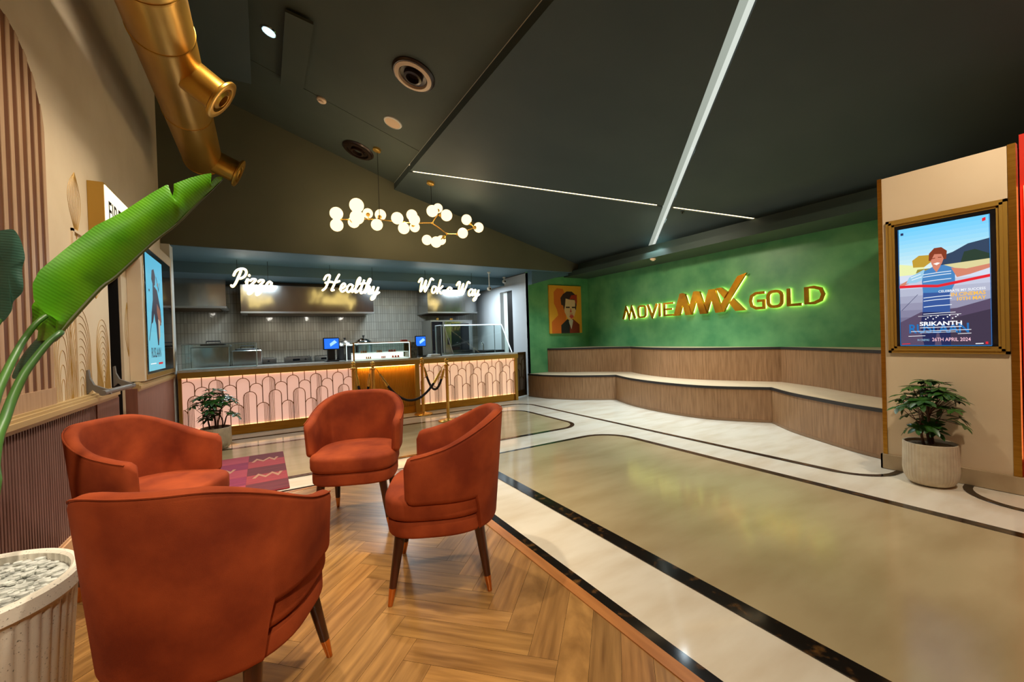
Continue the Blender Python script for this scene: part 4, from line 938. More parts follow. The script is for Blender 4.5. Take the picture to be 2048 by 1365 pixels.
for (cx, cy) in ((-.36, 4.55), (-.0, 4.86), (-.42, 5.22), (-.02, 5.52), (-.70, 4.9)):
    mb = MB(); strip_mesh(mb, [(cx-.12, cy-.06), (cx-.08, cy+.06), (cx-.02, cy-.05), (cx+.04, cy+.06), (cx+.09, cy-.05), (cx+.12, cy+.06)], .028, up(.0125), up(.0138)); mb.build('zigzag', zm, rg)

# ------------------------------------------------------------------ lit script words (single-stroke cursive)
GL = {   # strokes in units of cap height, slanted later
 'P': (.78, [[(.02,.62),(.10,.86),(.34,1.0),(.62,.98),(.74,.80),(.66,.58),(.44,.46),(.30,.50)], [(.40,.90),(.32,.55),(.22,.18),(.10,.0),(.0,.06)]]),
 'i': (.26, [[(.04,.34),(.12,.52),(.10,.20),(.16,.03),(.28,.14)], [(.15,.70),(.155,.73)]]),
 'z': (.50, [[(.02,.44),(.14,.54),(.34,.50),(.20,.30),(.08,.14),(.24,.16),(.32,.0),(.26,-.22),(.08,-.32),(.04,-.18),(.26,-.04),(.52,.16)]]),
 'a': (.46, [[(.34,.44),(.20,.50),(.06,.34),(.06,.10),(.18,.02),(.32,.22),(.36,.46),(.33,.16),(.38,.03),(.50,.16)]]),
 'H': (.92, [[(.0,.66),(.08,.90),(.26,.92),(.24,.60),(.16,.18),(.02,.0)], [(.76,1.0),(.66,.70),(.56,.28),(.50,.02),(.62,.04)], [(.10,.46),(.34,.54),(.60,.50),(.84,.60)]]),
 'e': (.36, [[(.02,.16),(.20,.26),(.28,.42),(.18,.52),(.06,.36),(.06,.12),(.18,.01),(.38,.16)]]),
 'l': (.28, [[(.0,.16),(.16,.50),(.26,.84),(.20,.98),(.10,.74),(.08,.26),(.12,.03),(.28,.16)]]),
 't': (.32, [[(.02,.18),(.16,.60),(.20,.86),(.12,.36),(.12,.06),(.20,.02),(.34,.16)], [(.0,.60),(.30,.66)]]),
 'h': (.44, [[(.0,.16),(.16,.56),(.26,.88),(.18,.96),(.10,.64),(.04,.02),(.12,.34),(.26,.48),(.30,.30),(.28,.06),(.36,.02),(.46,.16)]]),
 'y': (.44, [[(.02,.44),(.08,.48),(.08,.18),(.16,.05),(.28,.22),(.36,.48),(.30,.10),(.22,-.24),(.08,-.34),(.06,-.20),(.26,-.02),(.46,.14)]]),
 'W': (.98, [[(.0,.72),(.10,.94),(.22,.92),(.20,.50),(.22,.04),(.38,.40),(.50,.84),(.50,.40),(.54,.04),(.72,.50),(.84,.98),(1.0,.92)]]),
 'o': (.42, [[(.26,.46),(.12,.48),(.04,.28),(.08,.06),(.20,.02),(.32,.20),(.30,.42),(.24,.46),(.34,.36),(.46,.38)]]),
 'k': (.44, [[(.14,.98),(.10,.62),(.03,.02)], [(.36,.54),(.24,.38),(.08,.27),(.20,.16),(.28,.03),(.38,.02),(.48,.14)]]),
 ' ': (.26, [])}
def script_sign(txt, x0, x1, y, z, H, zdrop, label, fat):
    t = thing('lit_word_sign', label, 'lit sign', ((x0+x1)/2, y, z), 'lit script words over the counter')
    adv = sum(GL[c][0] for c in txt); sx = (x1-x0)/adv; X = x0
    for ci, c in enumerate(txt):
        w_, st = GL[c]
        if st:
            mb = MB(); mr = MB(); dz = -zdrop*(X-x0)/(x1-x0)
            for s_ in st:
                P = [(X+a*sx+.20*b*H-.02, y, z+b*H+dz) for a, b in s_]; P = smooth_path(P, 5) if len(P) > 2 else [Vector(p) for p in P]
                mb.tube([(p.x, p.y-.014, p.z) for p in P], fat, 8); mr.tube([(p.x, p.y+.012, p.z) for p in P], fat*1.32, 8)
                for e in (P[0], P[-1]): mb.ball((e.x, e.y-.014, e.z), fat, 8); mr.ball((e.x, e.y+.012, e.z), fat*1.32, 8)
            l_ = mb.build('letter', M['neon'], t); mr.build('lit_rim', M['neonrim'], l_)
        X += w_*sx
    mb = MB()
    for f in (.12, .88): mb.tube([(x0+(x1-x0)*f, y+.03, z+H*.4), (x0+(x1-x0)*f, y+.03, 2.765)], .004, 6)
    mb.build('hanger', M['black'], t)
script_sign('Pizza', -.40, .18, 8.25, 2.31, .30, .06, 'lit white script word reading Pizza', .0155)
script_sign('Healthy', .98, 1.98, 8.25, 2.29, .30, .06, 'lit white script word reading Healthy', .0155)
script_sign('Wok a Way', 2.76, 4.16, 8.25, 2.31, .29, .06, 'lit white script words reading Wok a Way', .0155)

# ------------------------------------------------------------------ gold halo sign on the green wall
sg = thing('backlit_wall_sign', 'gold backlit lettering reading MOVIE MAX GOLD on the green wall', 'sign', (GX, 4.6, 1.8))
def glyph(polys=(), strokes=(), w_=.035, closed=False, mname='letter', depth=(.035, .065)):
    xa, xb = GX-depth[0], GX-depth[1]
    mb = MB(); ml = MB()
    for pi_, p in enumerate(polys):
        mb.prism(p, yz(xa), yz(xb-.011*pi_)); ml.prism([((a-cx)*.86+cx, (b-cz)*.86+cz) for cx, cz in [(sum(q[0] for q in p)/len(p), sum(q[1] for q in p)/len(p))] for a, b in p], yz(GX-.012), yz(GX-.030))
    for s_, cl_ in strokes:
        strip_mesh(mb, s_, w_, yz(xa), yz(xb), 0, cl_); strip_mesh(ml, s_, w_*.6, yz(GX-.012), yz(GX-.030), 0, cl_)
    l_ = mb.build(mname, M['signgold'], sg); ml.build('halo_light', M['halo'], l_)
M['signgold'] = mat('polished_gold_letter', s2l(214, 150, 34), .22, .85, col2=s2l(150, 96, 18), scale=2.2, bump=.2)
fx_ = lambda P: [(a*1.005, b) for a, b in P]
rr = lambda y0, y1, z0, z1, r: arc(y1+r, z1-r, r, 180, 90, 4)[::1] + arc(y0-r, z1-r, r, 90, 0, 4) + arc(y0-r, z0+r, r, 0, -90, 4) + arc(y1+r, z0+r, r, -90, -180, 4)
glyph(strokes=[([(6.52, 1.64), (6.43, 1.88), (6.34, 1.66), (6.28, 1.88), (6.18, 1.64)], False)], w_=.040)
glyph(strokes=[(rr(6.09, 5.90, 1.655, 1.885, .055), True)], w_=.036)
glyph(strokes=[([(5.84, 1.90), (5.73, 1.65), (5.61, 1.90)], False)], w_=.042)
glyph(strokes=[([(5.545, 1.90), (5.545, 1.64)], False)], w_=.04)
glyph(strokes=[([(5.23, 1.885), (5.43, 1.885), (5.43, 1.655), (5.23, 1.655)], False), ([(5.43, 1.77), (5.26, 1.77)], False)], w_=.036)
MXP = [[(5.21, 1.63), (5.07, 1.63), (4.94, 2.02), (5.00, 2.05), (5.06, 2.04)], [(5.06, 2.04), (4.94, 2.03), (4.81, 1.63), (4.94, 1.63)]], \
      [[(4.92, 1.63), (4.81, 1.63), (4.66, 2.04), (4.72, 2.055), (4.77, 2.05)], [(4.76, 2.05), (4.64, 2.04), (4.50, 1.63), (4.64, 1.63)]], \
      [[(4.62, 1.63), (4.51, 1.63), (4.37, 2.04), (4.42, 2.055), (4.47, 2.05)], [(4.47, 2.05), (4.34, 2.05), (4.205, 1.64), (4.34, 1.63)]]
for ps in MXP: glyph(polys=ps, depth=(.035, .075))
glyph(polys=[[(4.34, 1.64), (4.19, 1.64), (4.06, 1.87), (3.79, 2.25), (3.94, 2.215), (4.10, 1.98)], [(4.085, 1.775), (4.02, 1.86), (3.82, 1.64), (3.985, 1.64)], [(4.32, 2.055), (4.22, 2.06), (4.10, 1.97), (4.17, 1.87)]], depth=(.035, .08))
glyph(strokes=[([(3.53, 1.90), (3.66, 1.90), (3.73, 1.86), (3.75, 1.78), (3.73, 1.70), (3.66, 1.66), (3.54, 1.66), (3.54, 1.775), (3.64, 1.775)], False)], w_=.042)
glyph(strokes=[(rr(3.475, 3.275, 1.665, 1.90, .075), True)], w_=.044)
glyph(strokes=[([(3.18, 1.92), (3.18, 1.67), (3.01, 1.67)], False)], w_=.044)
glyph(strokes=[([(2.94, 1.90), (2.94, 1.675), (2.84, 1.675), (2.76, 1.71), (2.73, 1.79), (2.76, 1.87), (2.84, 1.90)], True)], w_=.044)

# ------------------------------------------------------------------ portrait canvas on the green end wall
pt = thing('portrait_canvas', 'orange canvas with a stylised dark-haired man in a suit on the green end wall', 'picture', (6.1, FY-.03, 1.37))
px0, px1, pz0_, pz1_ = 5.64, 6.59, 1.375, 2.49
mb = MB(); mb.box((px0, FY-.04, pz0_), (px1, FY-.002, pz1_)); mb.build('canvas', mat('amber_canvas', s2l(228, 160, 36), .6), pt)
pcs = [mat('art_'+n, s2l(*c), .6) for n, c in (('shadow_orange', (212, 104, 22)), ('skin', (224, 186, 140)), ('hair', (52, 24, 26)), ('hair_red', (166, 42, 22)), ('suit', (26, 22, 28)), ('suit_red', (128, 40, 16)), ('shirt', (196, 186, 168)), ('lips', (196, 66, 56)))]
mb = MB(); lay = [0]
def art(poly, mi):
    lay[0] += 1; y = FY-.04-.0006*lay[0]
    mb.prism([(px0+(px1-px0)*u, pz0_+(pz1_-pz0_)*v) for u, v in poly], lambda a, b: (a, y, b), lambda a, b: (a, FY-.0395, b), mi)
art([(.06,.0),(.06,.24),(.26,.38),(.22,.50),(.14,.62),(.14,.86),(.24,.94),(.42,.93),(.50,.80),(.5,0)], 0)
art([(.34,0),(.34,.17),(.54,.30),(.62,.26),(.62,0)], 4); art([(.60,0),(.62,.26),(.72,.30),(.92,.18),(.92,0)], 5)
art([(.58,.26),(.66,.30),(.72,.27),(.66,.08),(.60,.20)], 6)
art([(.44,.58),(.46,.44),(.56,.30),(.66,.28),(.76,.36),(.82,.50),(.82,.74),(.48,.76)], 1)
art([(.36,.60),(.34,.74),(.42,.82),(.54,.88),(.70,.88),(.80,.82),(.82,.70),(.62,.71),(.50,.73),(.48,.60),(.44,.48),(.42,.58)], 2)
art([(.62,.72),(.68,.80),(.86,.82),(.86,.66),(.84,.58),(.80,.66),(.78,.72)], 3); art([(.80,.66),(.84,.60),(.82,.48),(.79,.52)], 2)
art([(.50,.53),(.50,.56),(.62,.56),(.62,.53)], 2); art([(.69,.53),(.69,.56),(.80,.56),(.80,.53)], 2)
art([(.62,.44),(.65,.53),(.68,.44)], 7); art([(.60,.35),(.64,.39),(.72,.38),(.74,.34),(.66,.30)], 7); art([(.62,.40),(.62,.41),(.71,.41),(.71,.40)], 3)
mb.build('artwork', pcs, pt)

# ------------------------------------------------------------------ framed film screens
class Canvas:
    """flat layered picture: u,v in 0..1 mapped onto a screen plane, each layer 0.3 mm prouder"""
    def __init__(s, f): s.f = f; s.mb = MB(); s.mats = []; s.k = 0
    def mi(s, col, e=1.12):
        s.mats.append(emis('screen_colour', s2l(*col), e)); return len(s.mats)-1
    def poly(s, P, mi): s.k += 1; d = .0002*s.k; s.mb.prism(P, lambda a, b: s.f(a, b, d), lambda a, b: s.f(a, b, d-.0002), mi)
    def line(s, P, w_, mi): s.k += 1; d = .0002*s.k; strip_mesh(s.mb, P, w_, lambda a, b: s.f(a, b, d), lambda a, b: s.f(a, b, d-.0002), mi)
    def text(s, t, u, v, h, mi, sx=1, align='LEFT', bold=.0, asp=1.0):
        s.k += 1; d = .0002*s.k; V, Fs = text_polys(t, 1, 1, align, bold)
        s.mb.add([s.f(u+a*h*sx*asp, v+b*h, d) for a, b in V], Fs, mi)
# right-hand screen, on the pillar (reading left to right runs towards -y)
rf = thing('framed_film_screen', 'gold framed film screen showing a man in striped shirt with spread arms', 'poster screen', (PX, 1.1, 1.07))
fy0, fy1, fz0, fz1 = 1.462, .745, 1.068, 2.258
def frame(t, x, ya, yb, za, zb, wd, m, inner, s_=-1):
    for (d0, d1, h_) in ((0, wd*.38, .022), (wd*.38, wd*.7, .030), (wd*.7, wd, .016)):
        mb = MB(); mb.box((x, ya, za), (x, ya, za)) if False else None
        for (p, q) in (((ya-d0*0, za+d0), (yb, za+d1)), ((ya, zb-d1), (yb, zb-d0))):
            mb.box((x, ya+(-d0 if ya > yb else d0), p[1]), (x+s_*h_, yb+(d0 if ya > yb else -d0), q[1]))
        sg_ = -1 if ya > yb else 1
        mb.box((x, ya+sg_*d0, za+d0), (x+s_*h_, ya+sg_*d1, zb-d0)); mb.box((x, yb-sg_*d1, za+d0), (x+s_*h_, yb-sg_*d0, zb-d0))
        mb.build('frame_moulding', m, t)
frame(rf, PX, fy0, fy1, fz0, fz1, .058, M['goldpaint'], None)
mb = MB(); mb.box((PX-.004, fy0-.05, fz0+.05), (PX-.012, fy1+.05, fz1-.05)); bz = mb.build('bezel', M['blackgloss'], rf)
sy0, sy1, sz0, sz1 = 1.375, .835, 1.135, 2.165
cv = Canvas(lambda u, v, d: (PX-.013-d, sy0+(sy1-sy0)*u, sz0+(sz1-sz0)*v))
for i in range(12):
    t = i/11; c = (int(96+120*t), int(196+40*t), int(244)) if t > .4 else (int(180+40*t), int(208+30*t), int(226+16*t))
    v0 = .60+.40*(11-i)/12
    c = [int(a+(b-a)*t) for a, b in zip((110, 200, 246), (222, 236, 232))]
    cv.poly([(0, v0), (1, v0), (1, v0+.034), (0, v0+.034)], cv.mi(c))
for i in range(10):
    t = i/9; c = [int(a+(b-a)*t) for a, b in zip((206, 214, 232), (70, 58, 92))]; v0 = .60-.60*(i+1)/10
    cv.poly([(0, v0), (1, v0), (1, v0+.061), (0, v0+.061)], cv.mi(c))
cv.poly([(0, .60), (0, .70), (.3, .66), (.3, .60)], cv.mi((226, 232, 170)))
cv.poly([(.45, .64), (.45, .72), (.62, .75), (.78, .80), (1, .82), (1, .64)], cv.mi((48, 66, 92))); cv.poly([(.70, .66), (.74, .74), (.85, .75), (1, .70), (1, .64)], cv.mi((40, 60, 48)))
cv.poly([(.5, .60), (.5, .655), (1, .665), (1, .60)], cv.mi((214, 204, 150)))
cv.poly([(.17, .66), (.16, .72), (.24, .755), (.36, .75), (.38, .69), (.30, .655)], cv.mi((186, 150, 52))); cv.poly([(.2, .61), (.22, .64), (.36, .64), (.36, .61)], cv.mi((150, 138, 60)))
cv.poly([(.0, .0), (.0, .20), (.25, .28), (.65, .30), (1, .36), (1, 0)], cv.mi((86, 72, 98))); cv.poly([(.5, 0), (.6, .22), (1, .28), (1, 0)], cv.mi((62, 52, 72)))
navy = cv.mi((34, 40, 84)); shirt = cv.mi((70, 128, 186)); shirt2 = cv.mi((52, 84, 150)); skin = cv.mi((206, 128, 104)); strp = cv.mi((226, 236, 244)); hair = cv.mi((128, 56, 34)); redr = cv.mi((222, 36, 48)); sleeve = cv.mi((150, 196, 222)); white = cv.mi((244, 246, 250), 1.1); yel = cv.mi((244, 186, 74)); blu = cv.mi((32, 110, 178)); grin = cv.mi((246, 240, 236))
cv.poly([(.27, .28), (.24, .16), (.28, .0), (.40, .0), (.44, .16), (.48, 0), (.58, 0), (.58, .28)], navy)
cv.poly([(0, .50), (0, .525), (.10, .555), (.12, .53)], skin); cv.poly([(.08, .53), (.12, .58), (.30, .635), (.34, .56), (.20, .53)], sleeve)
cv.poly([(.30, .62), (.42, .655), (.52, .655), (.64, .62), (.64, .50), (.58, .42), (.58, .27), (.27, .28), (.28, .44), (.27, .54)], shirt)
cv.poly([(.28, .44), (.58, .43), (.58, .27), (.27, .28)], shirt2)
cv.poly([(.60, .625), (.76, .605), (1, .625), (1, .595), (.80, .56), (.66, .545)], skin)
for v in (.595, .575, .535, .40, .375, .325): cv.line([(.285, v-.004), (.44, v+.002), (.60, v+.004)], .0055, strp)
cv.line([(.14, .575), (.26, .60)], .006, strp); cv.line([(.15, .555), (.27, .575)], .006, strp)
cv.poly([(.40, .64), (.44, .60), (.48, .64), (.50, .68), (.39, .68)], skin); cv.poly([(.37, .71), (.39, .665), (.445, .635), (.50, .665), (.525, .71), (.515, .755), (.44, .775), (.385, .755)], skin)
cv.poly([(.355, .70), (.36, .76), (.42, .80), (.50, .80), (.56, .765), (.55, .70), (.525, .70), (.50, .745), (.42, .75), (.38, .70)], hair)
cv.poly([(.405, .672), (.445, .658), (.485, .674), (.45, .680)], grin)
cv.line([(.39, .715), (.43, .718)], .006, hair); cv.line([(.46, .720), (.50, .718)], .006, hair)
cv.line([(0, .505), (.25, .50), (.45, .487), (.6, .50), (1, .535)], .022, redr)
cv.line([(.02, .30), (.22, .43)], .004, navy)
A_ = 1030/540
cv.text('CELEBRATE MY SUCCESS', .95, .432, .026, white, .90*A_, 'RIGHT', .01); cv.text('IN CINEMAS', .95, .395, .040, yel, .86*A_, 'RIGHT', .02); cv.text('10TH MAY', .95, .358, .038, yel, .9*A_, 'RIGHT', .02)
cv.text('RUSLAAN', .10, .105, .105, blu, .78*A_, 'LEFT', .02)
for i, dx in enumerate((.30, .325, .36, .385, .42, .44, .50, .545, .57, .60, .635, .655)): cv.poly([(dx, .215+.012*(i % 3)), (dx+.014, .215+.012*(i % 3)), (dx+.014, .224+.012*(i % 3)), (dx, .224+.012*(i % 3))], white)
cv.text('SRIKANTH', .235, .165, .046, white, 1.14*A_, 'LEFT', .03)
cv.line([(.24, .148), (.70, .152)], .005, white); cv.line([(.28, .262), (.64, .268)], .004, white); cv.line([(.22, .245), (.70, .252)], .003, white); cv.line([(.13, .118), (.80, .126)], .004, white); cv.line([(.24, .106), (.64, .11)], .003, white)
cv.text('IN CINEMAS', .205, .038, .024, sleeve, .56*A_); cv.text('26TH APRIL 2024', .375, .036, .040, cv.mi((240, 190, 206)), .74*A_, 'LEFT', .01)
cv.poly([(.03, .945), (.03, .965), (.065, .965), (.065, .945)], navy); cv.poly([(.93, .95), (.93, .975), (.965, .98), (.965, .955)], redr); cv.poly([(.94, .012), (.94, .03), (.965, .03), (.965, .012)], redr)
cv.line([(.02, .012), (.12, .016)], .006, redr); cv.line([(.84, .015), (.92, .017)], .006, white); cv.line([(.10, .078), (.30, .082)], .004, white); cv.line([(.66, .094), (.80, .098)], .004, white)
for a, b in (((0, 0), (1, 0)), ((0, 0), (0, 1)), ((1, 0), (1, 1))): cv.line([a, b], .006, blu)
cv.mb.build('screen', cv.mats, rf)
# left-hand screen box on the left wall (faces +x, reads towards +y)
lf_ = thing('framed_film_screen', 'narrow framed film poster screen glowing cyan, left wall beside the counter', 'poster screen', (WX+.1, 6.6, 1.0))
LX = -1.07
mb = MB(); mb.box((WX+.002, 5.62, .99), (LX-.004, 7.36, 2.56)); mb.build('housing', M['cream'], lf_)
mb = MB(); mb.box((LX-.004, 5.62, .99), (LX+.015, 5.70, 2.56)); mb.box((LX-.004, 5.70, .99), (LX+.015, 7.36, 1.04)); mb.box((LX-.004, 5.70, 2.44), (LX+.012, 7.36, 2.56)); mb.box((LX-.004, 7.28, 1.04), (LX+.012, 7.36, 2.44)); mb.build('frame_moulding', M['cream'], lf_)
mb = MB(); mb.box((LX+.0, 5.70, 1.04), (LX+.018, 5.73, 2.44)); mb.box((LX, 5.70, 1.0), (LX+.022, 7.3, 1.045)); mb.build('gold_edge', M['goldpaint'], lf_)
mb = MB(); mb.box((LX-.003, 5.73, 1.045), (LX+.008, 7.28, 2.44)); mb.build('bezel', M['blackgloss'], lf_)
cv = Canvas(lambda u, v, d: (LX+.0085+d, 5.86+.86*u, 1.075+1.30*v))
for i in range(6):
    c = [int(a+(b-a)*i/5) for a, b in zip((84, 188, 222), (126, 208, 228))]; cv.poly([(0, 1-(i+1)/6), (1, 1-(i+1)/6), (1, 1-i/6), (0, 1-i/6)], cv.mi(c, .9))
dk = cv.mi((48, 44, 62), .8); br = cv.mi((150, 96, 74), .8); lt = cv.mi((196, 176, 150), .9)
cv.poly([(.30, .80), (.34, .88), (.46, .90), (.54, .84), (.50, .76), (.40, .74)], dk)
cv.poly([(.36, .76), (.62, .72), (.80, .56), (.84, .44), (.70, .38), (.62, .22), (.56, .22), (.50, .40), (.44, .44), (.34, .60)], dk)
cv.poly([(.58, .60), (.78, .54), (.82, .40), (.66, .44), (.56, .52)], br); cv.poly([(.62, .46), (.74, .44), (.72, .30), (.64, .26)], lt)
cv.poly([(.34, .62), (.24, .50), (.20, .40), (.30, .42), (.42, .52)], dk); cv.line([(.22, .42), (.06, .26)], .02, dk); cv.line([(.58, .84), (.72, .72), (.78, .80)], .02, dk)
cv.poly([(.12, .68), (.12, .70), (.17, .70), (.17, .68)], dk); cv.poly([(.62, .76), (.62, .79), (.68, .79), (.68, .76)], br)
cv.text('RUSLAAN', .14, .115, .12, dk, 1.12, 'LEFT', .015)
cv.line([(.08, .06), (.40, .06)], .008, white if False else cv.mi((236, 240, 240))); cv.line([(.55, .055), (.82, .055)], .018, cv.mi((200, 40, 40)))
cv.mb.build('screen', cv.mats, lf_)
for i, (z, h_) in enumerate(((2.14, .06), (1.94, .05), (1.74, .1), (1.52, .05), (1.30, .05))): pass

# exit sign box above the wall door
ex = thing('exit_sign', 'lit box sign starting with the letters FIR, half hidden by the big green leaf', 'sign', (WX, 5.0, 2.3))
mb = MB(); mb.box((WX+.002, 4.585, 2.25), (WX+.10, 5.62, 2.69)); mb.build('box', M['goldpaint'], ex)
mb = MB(); mb.box((WX+.10, 4.60, 2.265), (WX+.106, 5.60, 2.675)); fc = mb.build('face', M['signglow'], ex)
V, Fs = text_polys('FIRE EXIT', 1, 1, 'LEFT', .012); mb = MB(); mb.add([(WX+.1075, 4.66+a*.205, 2.40+b*.24) for a, b in V], Fs); mb.build('lettering', M['black'], ex).parent = ex
# panic bar on the wall door
pb = thing('door_push_bar', 'grey metal push bar on two brackets across the cream wall door', 'door bar', (WX, 4.75, 1.0))
mb = MB(); mb.tube([(WX+.115, 4.30, .995), (WX+.115, 5.16, .985)], .021, 14); mb.build('bar', M['greymetal'], pb)
for y in (4.42, 5.08):
    mb = MB(); mb.prism([(0, .99), (0, 1.17), (.012, 1.175), (.018, 1.11), (.04, 1.055), (.10, 1.022), (.13, 1.01), (.135, .975), (.10, .97), (.05, .995), (.03, 1.02)], lambda a, b: (WX+.002+a, y-.018, b), lambda a, b: (WX+.002+a, y+.018, b)); mb.build('bracket', M['greymetal'], pb)

# ------------------------------------------------------------------ chandelier
ch = thing('globe_chandelier', 'brass branching chandelier with glowing opal globes over the lobby', 'chandelier', (2.05, 6.55, 3.2))
YC = 6.55
GLB = [(0.99,3.23,.093,-.05),(0.99,3.06,.092,.02),(1.28,3.39,.10,-.35),(1.28,3.21,.10,-.30),(1.23,3.13,.085,.10),(1.44,3.29,.078,.25),(1.63,3.29,.086,.12),(1.57,3.13,.088,-.02),(1.89,3.27,.092,-.15),(2.13,3.35,.088,.06),(2.17,3.28,.086,-.18),(1.99,3.12,.088,-.14),(2.17,3.16,.082,.12),
       (2.48,3.46,.094,-.12),(2.58,3.52,.08,.14),(2.73,3.42,.096,-.05),(2.37,2.97,.083,.05),(2.53,2.95,.09,-.06),(2.62,2.99,.08,.16),(3.10,3.39,.09,.04),(3.02,3.15,.088,-.08),(3.33,3.28,.088,.02)]
def sc_(x, z, dy): k = (YC+dy)/YC; return Vector((x*k, YC+dy, 1.32+(z-1.32)*k))
J = [Vector((.98, YC, 3.145)), Vector((1.20, YC, 3.165)), Vector((1.45, YC, 3.205)), Vector((1.60, YC, 3.215)), Vector((2.0, YC, 3.215)), Vector((2.12, YC, 3.22)), Vector((2.47, YC, 3.26)), Vector((2.73, YC, 3.105)), Vector((2.92, YC, 3.12)), Vector((3.25, YC, 3.27))]
mb = MB(); mb.tube(J[:7], .0085, 8); mb.tube(J[6:9], .0085, 8); mb.tube([J[8], J[9]], .0085, 8); mb.tube([J[7], Vector((2.60, YC, 2.99))], .0085, 8); mb.tube([J[6], Vector((2.56, YC, 3.40))], .0085, 8)
for j in J + [Vector((2.60, YC, 2.99)), Vector((2.56, YC, 3.40))]: mb.ball(j, .019, 10)
mb.build('branching_arm', M['brass'], ch)
JJ = J + [Vector((2.60, YC, 2.99)), Vector((2.56, YC, 3.40))]
for x, z, r, dy in GLB:
    c = sc_(x, z, dy); near = min(JJ, key=lambda q: (q-c).length); d = (c-near); dl = d.length; d.normalize()
    mb = MB(); mb.ball(c, r, 24); g_ = mb.build('globe', M['globe'], ch)
    mb = MB()
    if dl > r+.02: mb.tube([near, c-d*(r*.92)], .006, 6)
    mb.lathe([(.0001, -r-.030), (.020, -r-.030), (.034, -r+.004), (.034, -r+.016)], c, 14, axis=d); mb.build('holder', M['brass'], g_)
for x, zt in ((1.615, zup(1.615)), (2.47, zpan(2.47))):
    ztop = zt; zb = 3.215 if x < 2 else 3.27
    ax_ = (-.329, 0, -1) if x < 2 else (-.255, 0, -1)
    mb = MB(); mb.lathe([(.0001, 0), (.062, 0), (.062, .035), (.02, .05), (.0001, .05)], (x, YC, ztop-.002), 24, axis=ax_); mb.build('ceiling_rose', M['brass'], ch)
    mb = MB(); mb.tube([(x, YC, ztop-.04), (x, YC, zb)], .0045, 6); mb.build('cord', M['black'], ch)
for x in (1.25, 2.05, 2.95): lamp('chandelier_glow', 'POINT', (x, YC-.1, 3.24), 15, WARM, .12)

# ------------------------------------------------------------------ ceiling fittings
def disc(name, x, y, zf, slope, rings, label, cat, group=None):
    t = thing(name, label, cat, (x, y, zf(x)), group)
    for nm, prof, m in rings:
        mb = MB(); mb.lathe(prof, (x, y, zf(x)), 40, axis=(slope, 0, -1)); mb.build(nm, m, t)
    return t
bronze = mat('dark_bronze_diffuser_paint', s2l(44, 30, 24), .3, .3)
for (x, y, lab, face) in ((1.56, 4.56, 'round ceiling diffuser with a pale ring, farthest from the chandelier', M['smoke']), (1.40, 6.88, 'round dark bronze ceiling diffuser beside the chandelier rose', bronze)):
    disc('round_air_diffuser', x, y, zup, -.329, [('outer_ring', [(.245, 0), (.245, .012), (.225, .03), (.215, .03), (.205, .0)], bronze), ('pale_ring', [(.212, 0), (.212, .034), (.168, .044), (.160, .0)], face),
         ('cone', [(.158, 0), (.15, .022), (.11, .014), (.105, 0)], bronze), ('inner_cone', [(.105, 0), (.10, .05), (.075, .055), (.07, .0), (.0001, .002)], bronze)], lab, 'air vent', 'round air diffusers')
disc('round_air_diffuser', .36, 5.24, zup, -.329, [('outer_ring', [(.001, 0), (.001, .001)], M['black'])], 'x', 'air vent') if False else None
disc('ceiling_speaker', 1.62, 5.66, zup, -.329, [('grille', [(.0001, .012), (.105, .012), (.105, 0)], M['speaker']), ('rim', [(.105, 0), (.105, .016), (.12, .012), (.125, 0)], M['white'])], 'flat cream round speaker in the dark ceiling', 'ceiling speaker')
disc('smoke_detector', .78, 6.03, zup, -.329, [('base', [(.062, 0), (.062, .018), (.05, .03), (.0001, .03)], M['smoke']), ('sensor', [(.034, .03), (.030, .045), (.0001, .047)], M['smoke'])], 'cream smoke detector near the hanging ceiling panel', 'smoke detector', 'smoke detectors')
disc('smoke_detector', 6.20, 5.17, lambda x: 2.69, 0, [('base', [(.055, 0), (.055, .018), (.045, .03), (.0001, .03)], M['smoke']), ('sensor', [(.03, .03), (.026, .045), (.0001, .047)], M['smoke'])], 'cream smoke detector under the beam above the gold sign', 'smoke detector', 'smoke detectors')
disc('recessed_downlight', .17, 5.27, zup, -.329, [('rim', [(.066, 0), (.070, .012), (.078, .010), (.082, 0)], M['chrome']), ('lit_ring', [(.050, .004), (.052, .010), (.064, .010), (.066, .004)], M['bulbrim']), ('lens', [(.0001, .003), (.066, .003)], M['bulb'])], 'round cool white downlight between the two lowered ceiling panels', 'downlight')
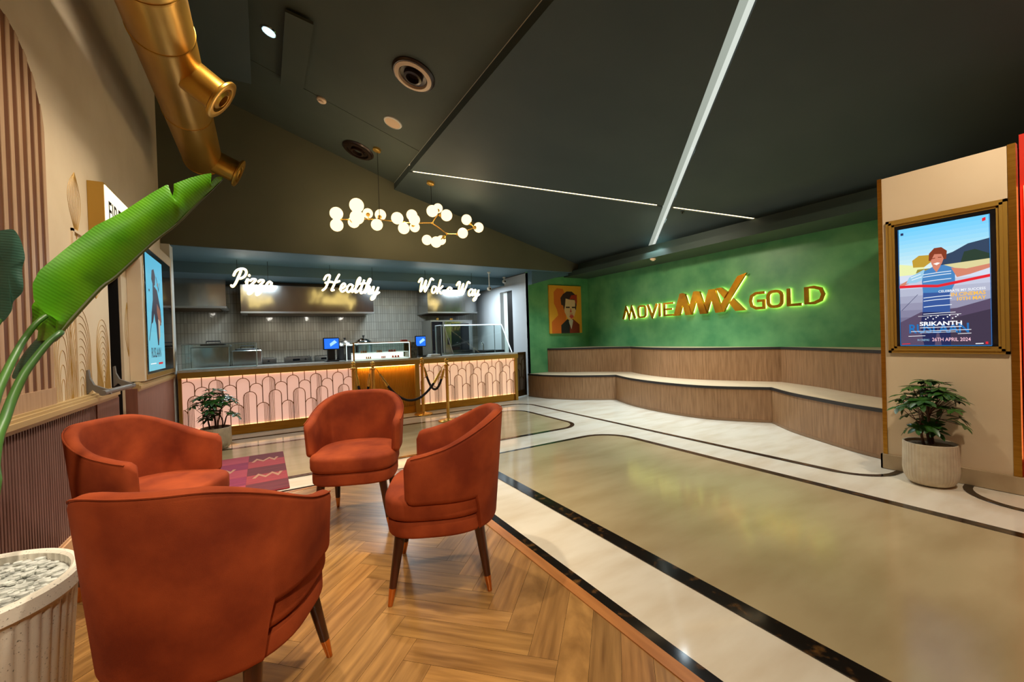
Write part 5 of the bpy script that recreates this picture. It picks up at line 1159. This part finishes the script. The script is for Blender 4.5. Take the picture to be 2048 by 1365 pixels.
disc('sprinkler', 5.55, 4.05, zpan, -.255, [('plate', [(.03, 0), (.028, .008), (.0001, .008)], M['black']), ('head', [(.008, .008), (.008, .03), (.018, .032), (.0001, .036)], M['black'])], 'tiny dark sprinkler beside the crossing of the light slots', 'sprinkler')

# ------------------------------------------------------------------ gold duct with nozzles
DX, DZ, DR = -.61, 3.85, .22
du = thing('gold_air_duct', 'fat satin gold round air duct running along the left wall', 'air duct', (DX, 4.5, DZ))
mb = MB(); mb.lathe([(.0001, -.55), (DR, -.55), (DR, 6.86-0.02), (DR*.97, 6.88), (.0001, 6.88)], (DX, 0, DZ), 72, axis=(0, 1, 0)); mb.build('tube', M['duct'], du)
for y in (3.62, 4.20, 5.52, 6.86):
    mb = MB(); mb.lathe([(DR+.001, y-.012), (DR+.005, y-.009), (DR+.005, y+.009), (DR+.001, y+.012)], (DX, 0, DZ), 72, axis=(0, 1, 0)); mb.build('seam_band', M['gold'], du)
for y, ang, L in ((4.62, -36, .43), (6.72, -24, .43)):
    a = math.radians(ang); ax_ = Vector((math.cos(a), 0, math.sin(a))); c = Vector((DX, y, DZ)); R0 = .145
    mb = MB(); mb.lathe([(R0, .08), (R0, L-.02), (R0+.03, L-.012), (R0+.045, L), (R0+.045, L+.018), (R0+.03, L+.026), (R0*.86, L+.022), (R0*.80, L-.01), (R0*.72, L-.02)], c, 48, axis=ax_); nz = mb.build('nozzle', M['duct'], du)
    mb = MB(); mb.lathe([(R0*.72, L-.02), (R0*.66, L+.012), (R0*.46, L+.030), (R0*.42, L+.028), (R0*.38, L-.05), (.0001, L-.06)], c, 36, axis=ax_); mb.build('nozzle_cone', M['duct'], nz)
mb = MB(); mb.lathe([(DR+.002, 0), (DR+.002, .03)], (DX, 3.40, DZ), 40, axis=(0, 1, 0)) if False else None
mb.box((DX-.012, 5.0, DZ+DR-.01), (DX+.012, 5.02, zup(DX))); mb.box((DX-.012, 2.5, DZ+DR-.01), (DX+.012, 2.52, zup(DX))); mb.build('hanger', M['black'], du)
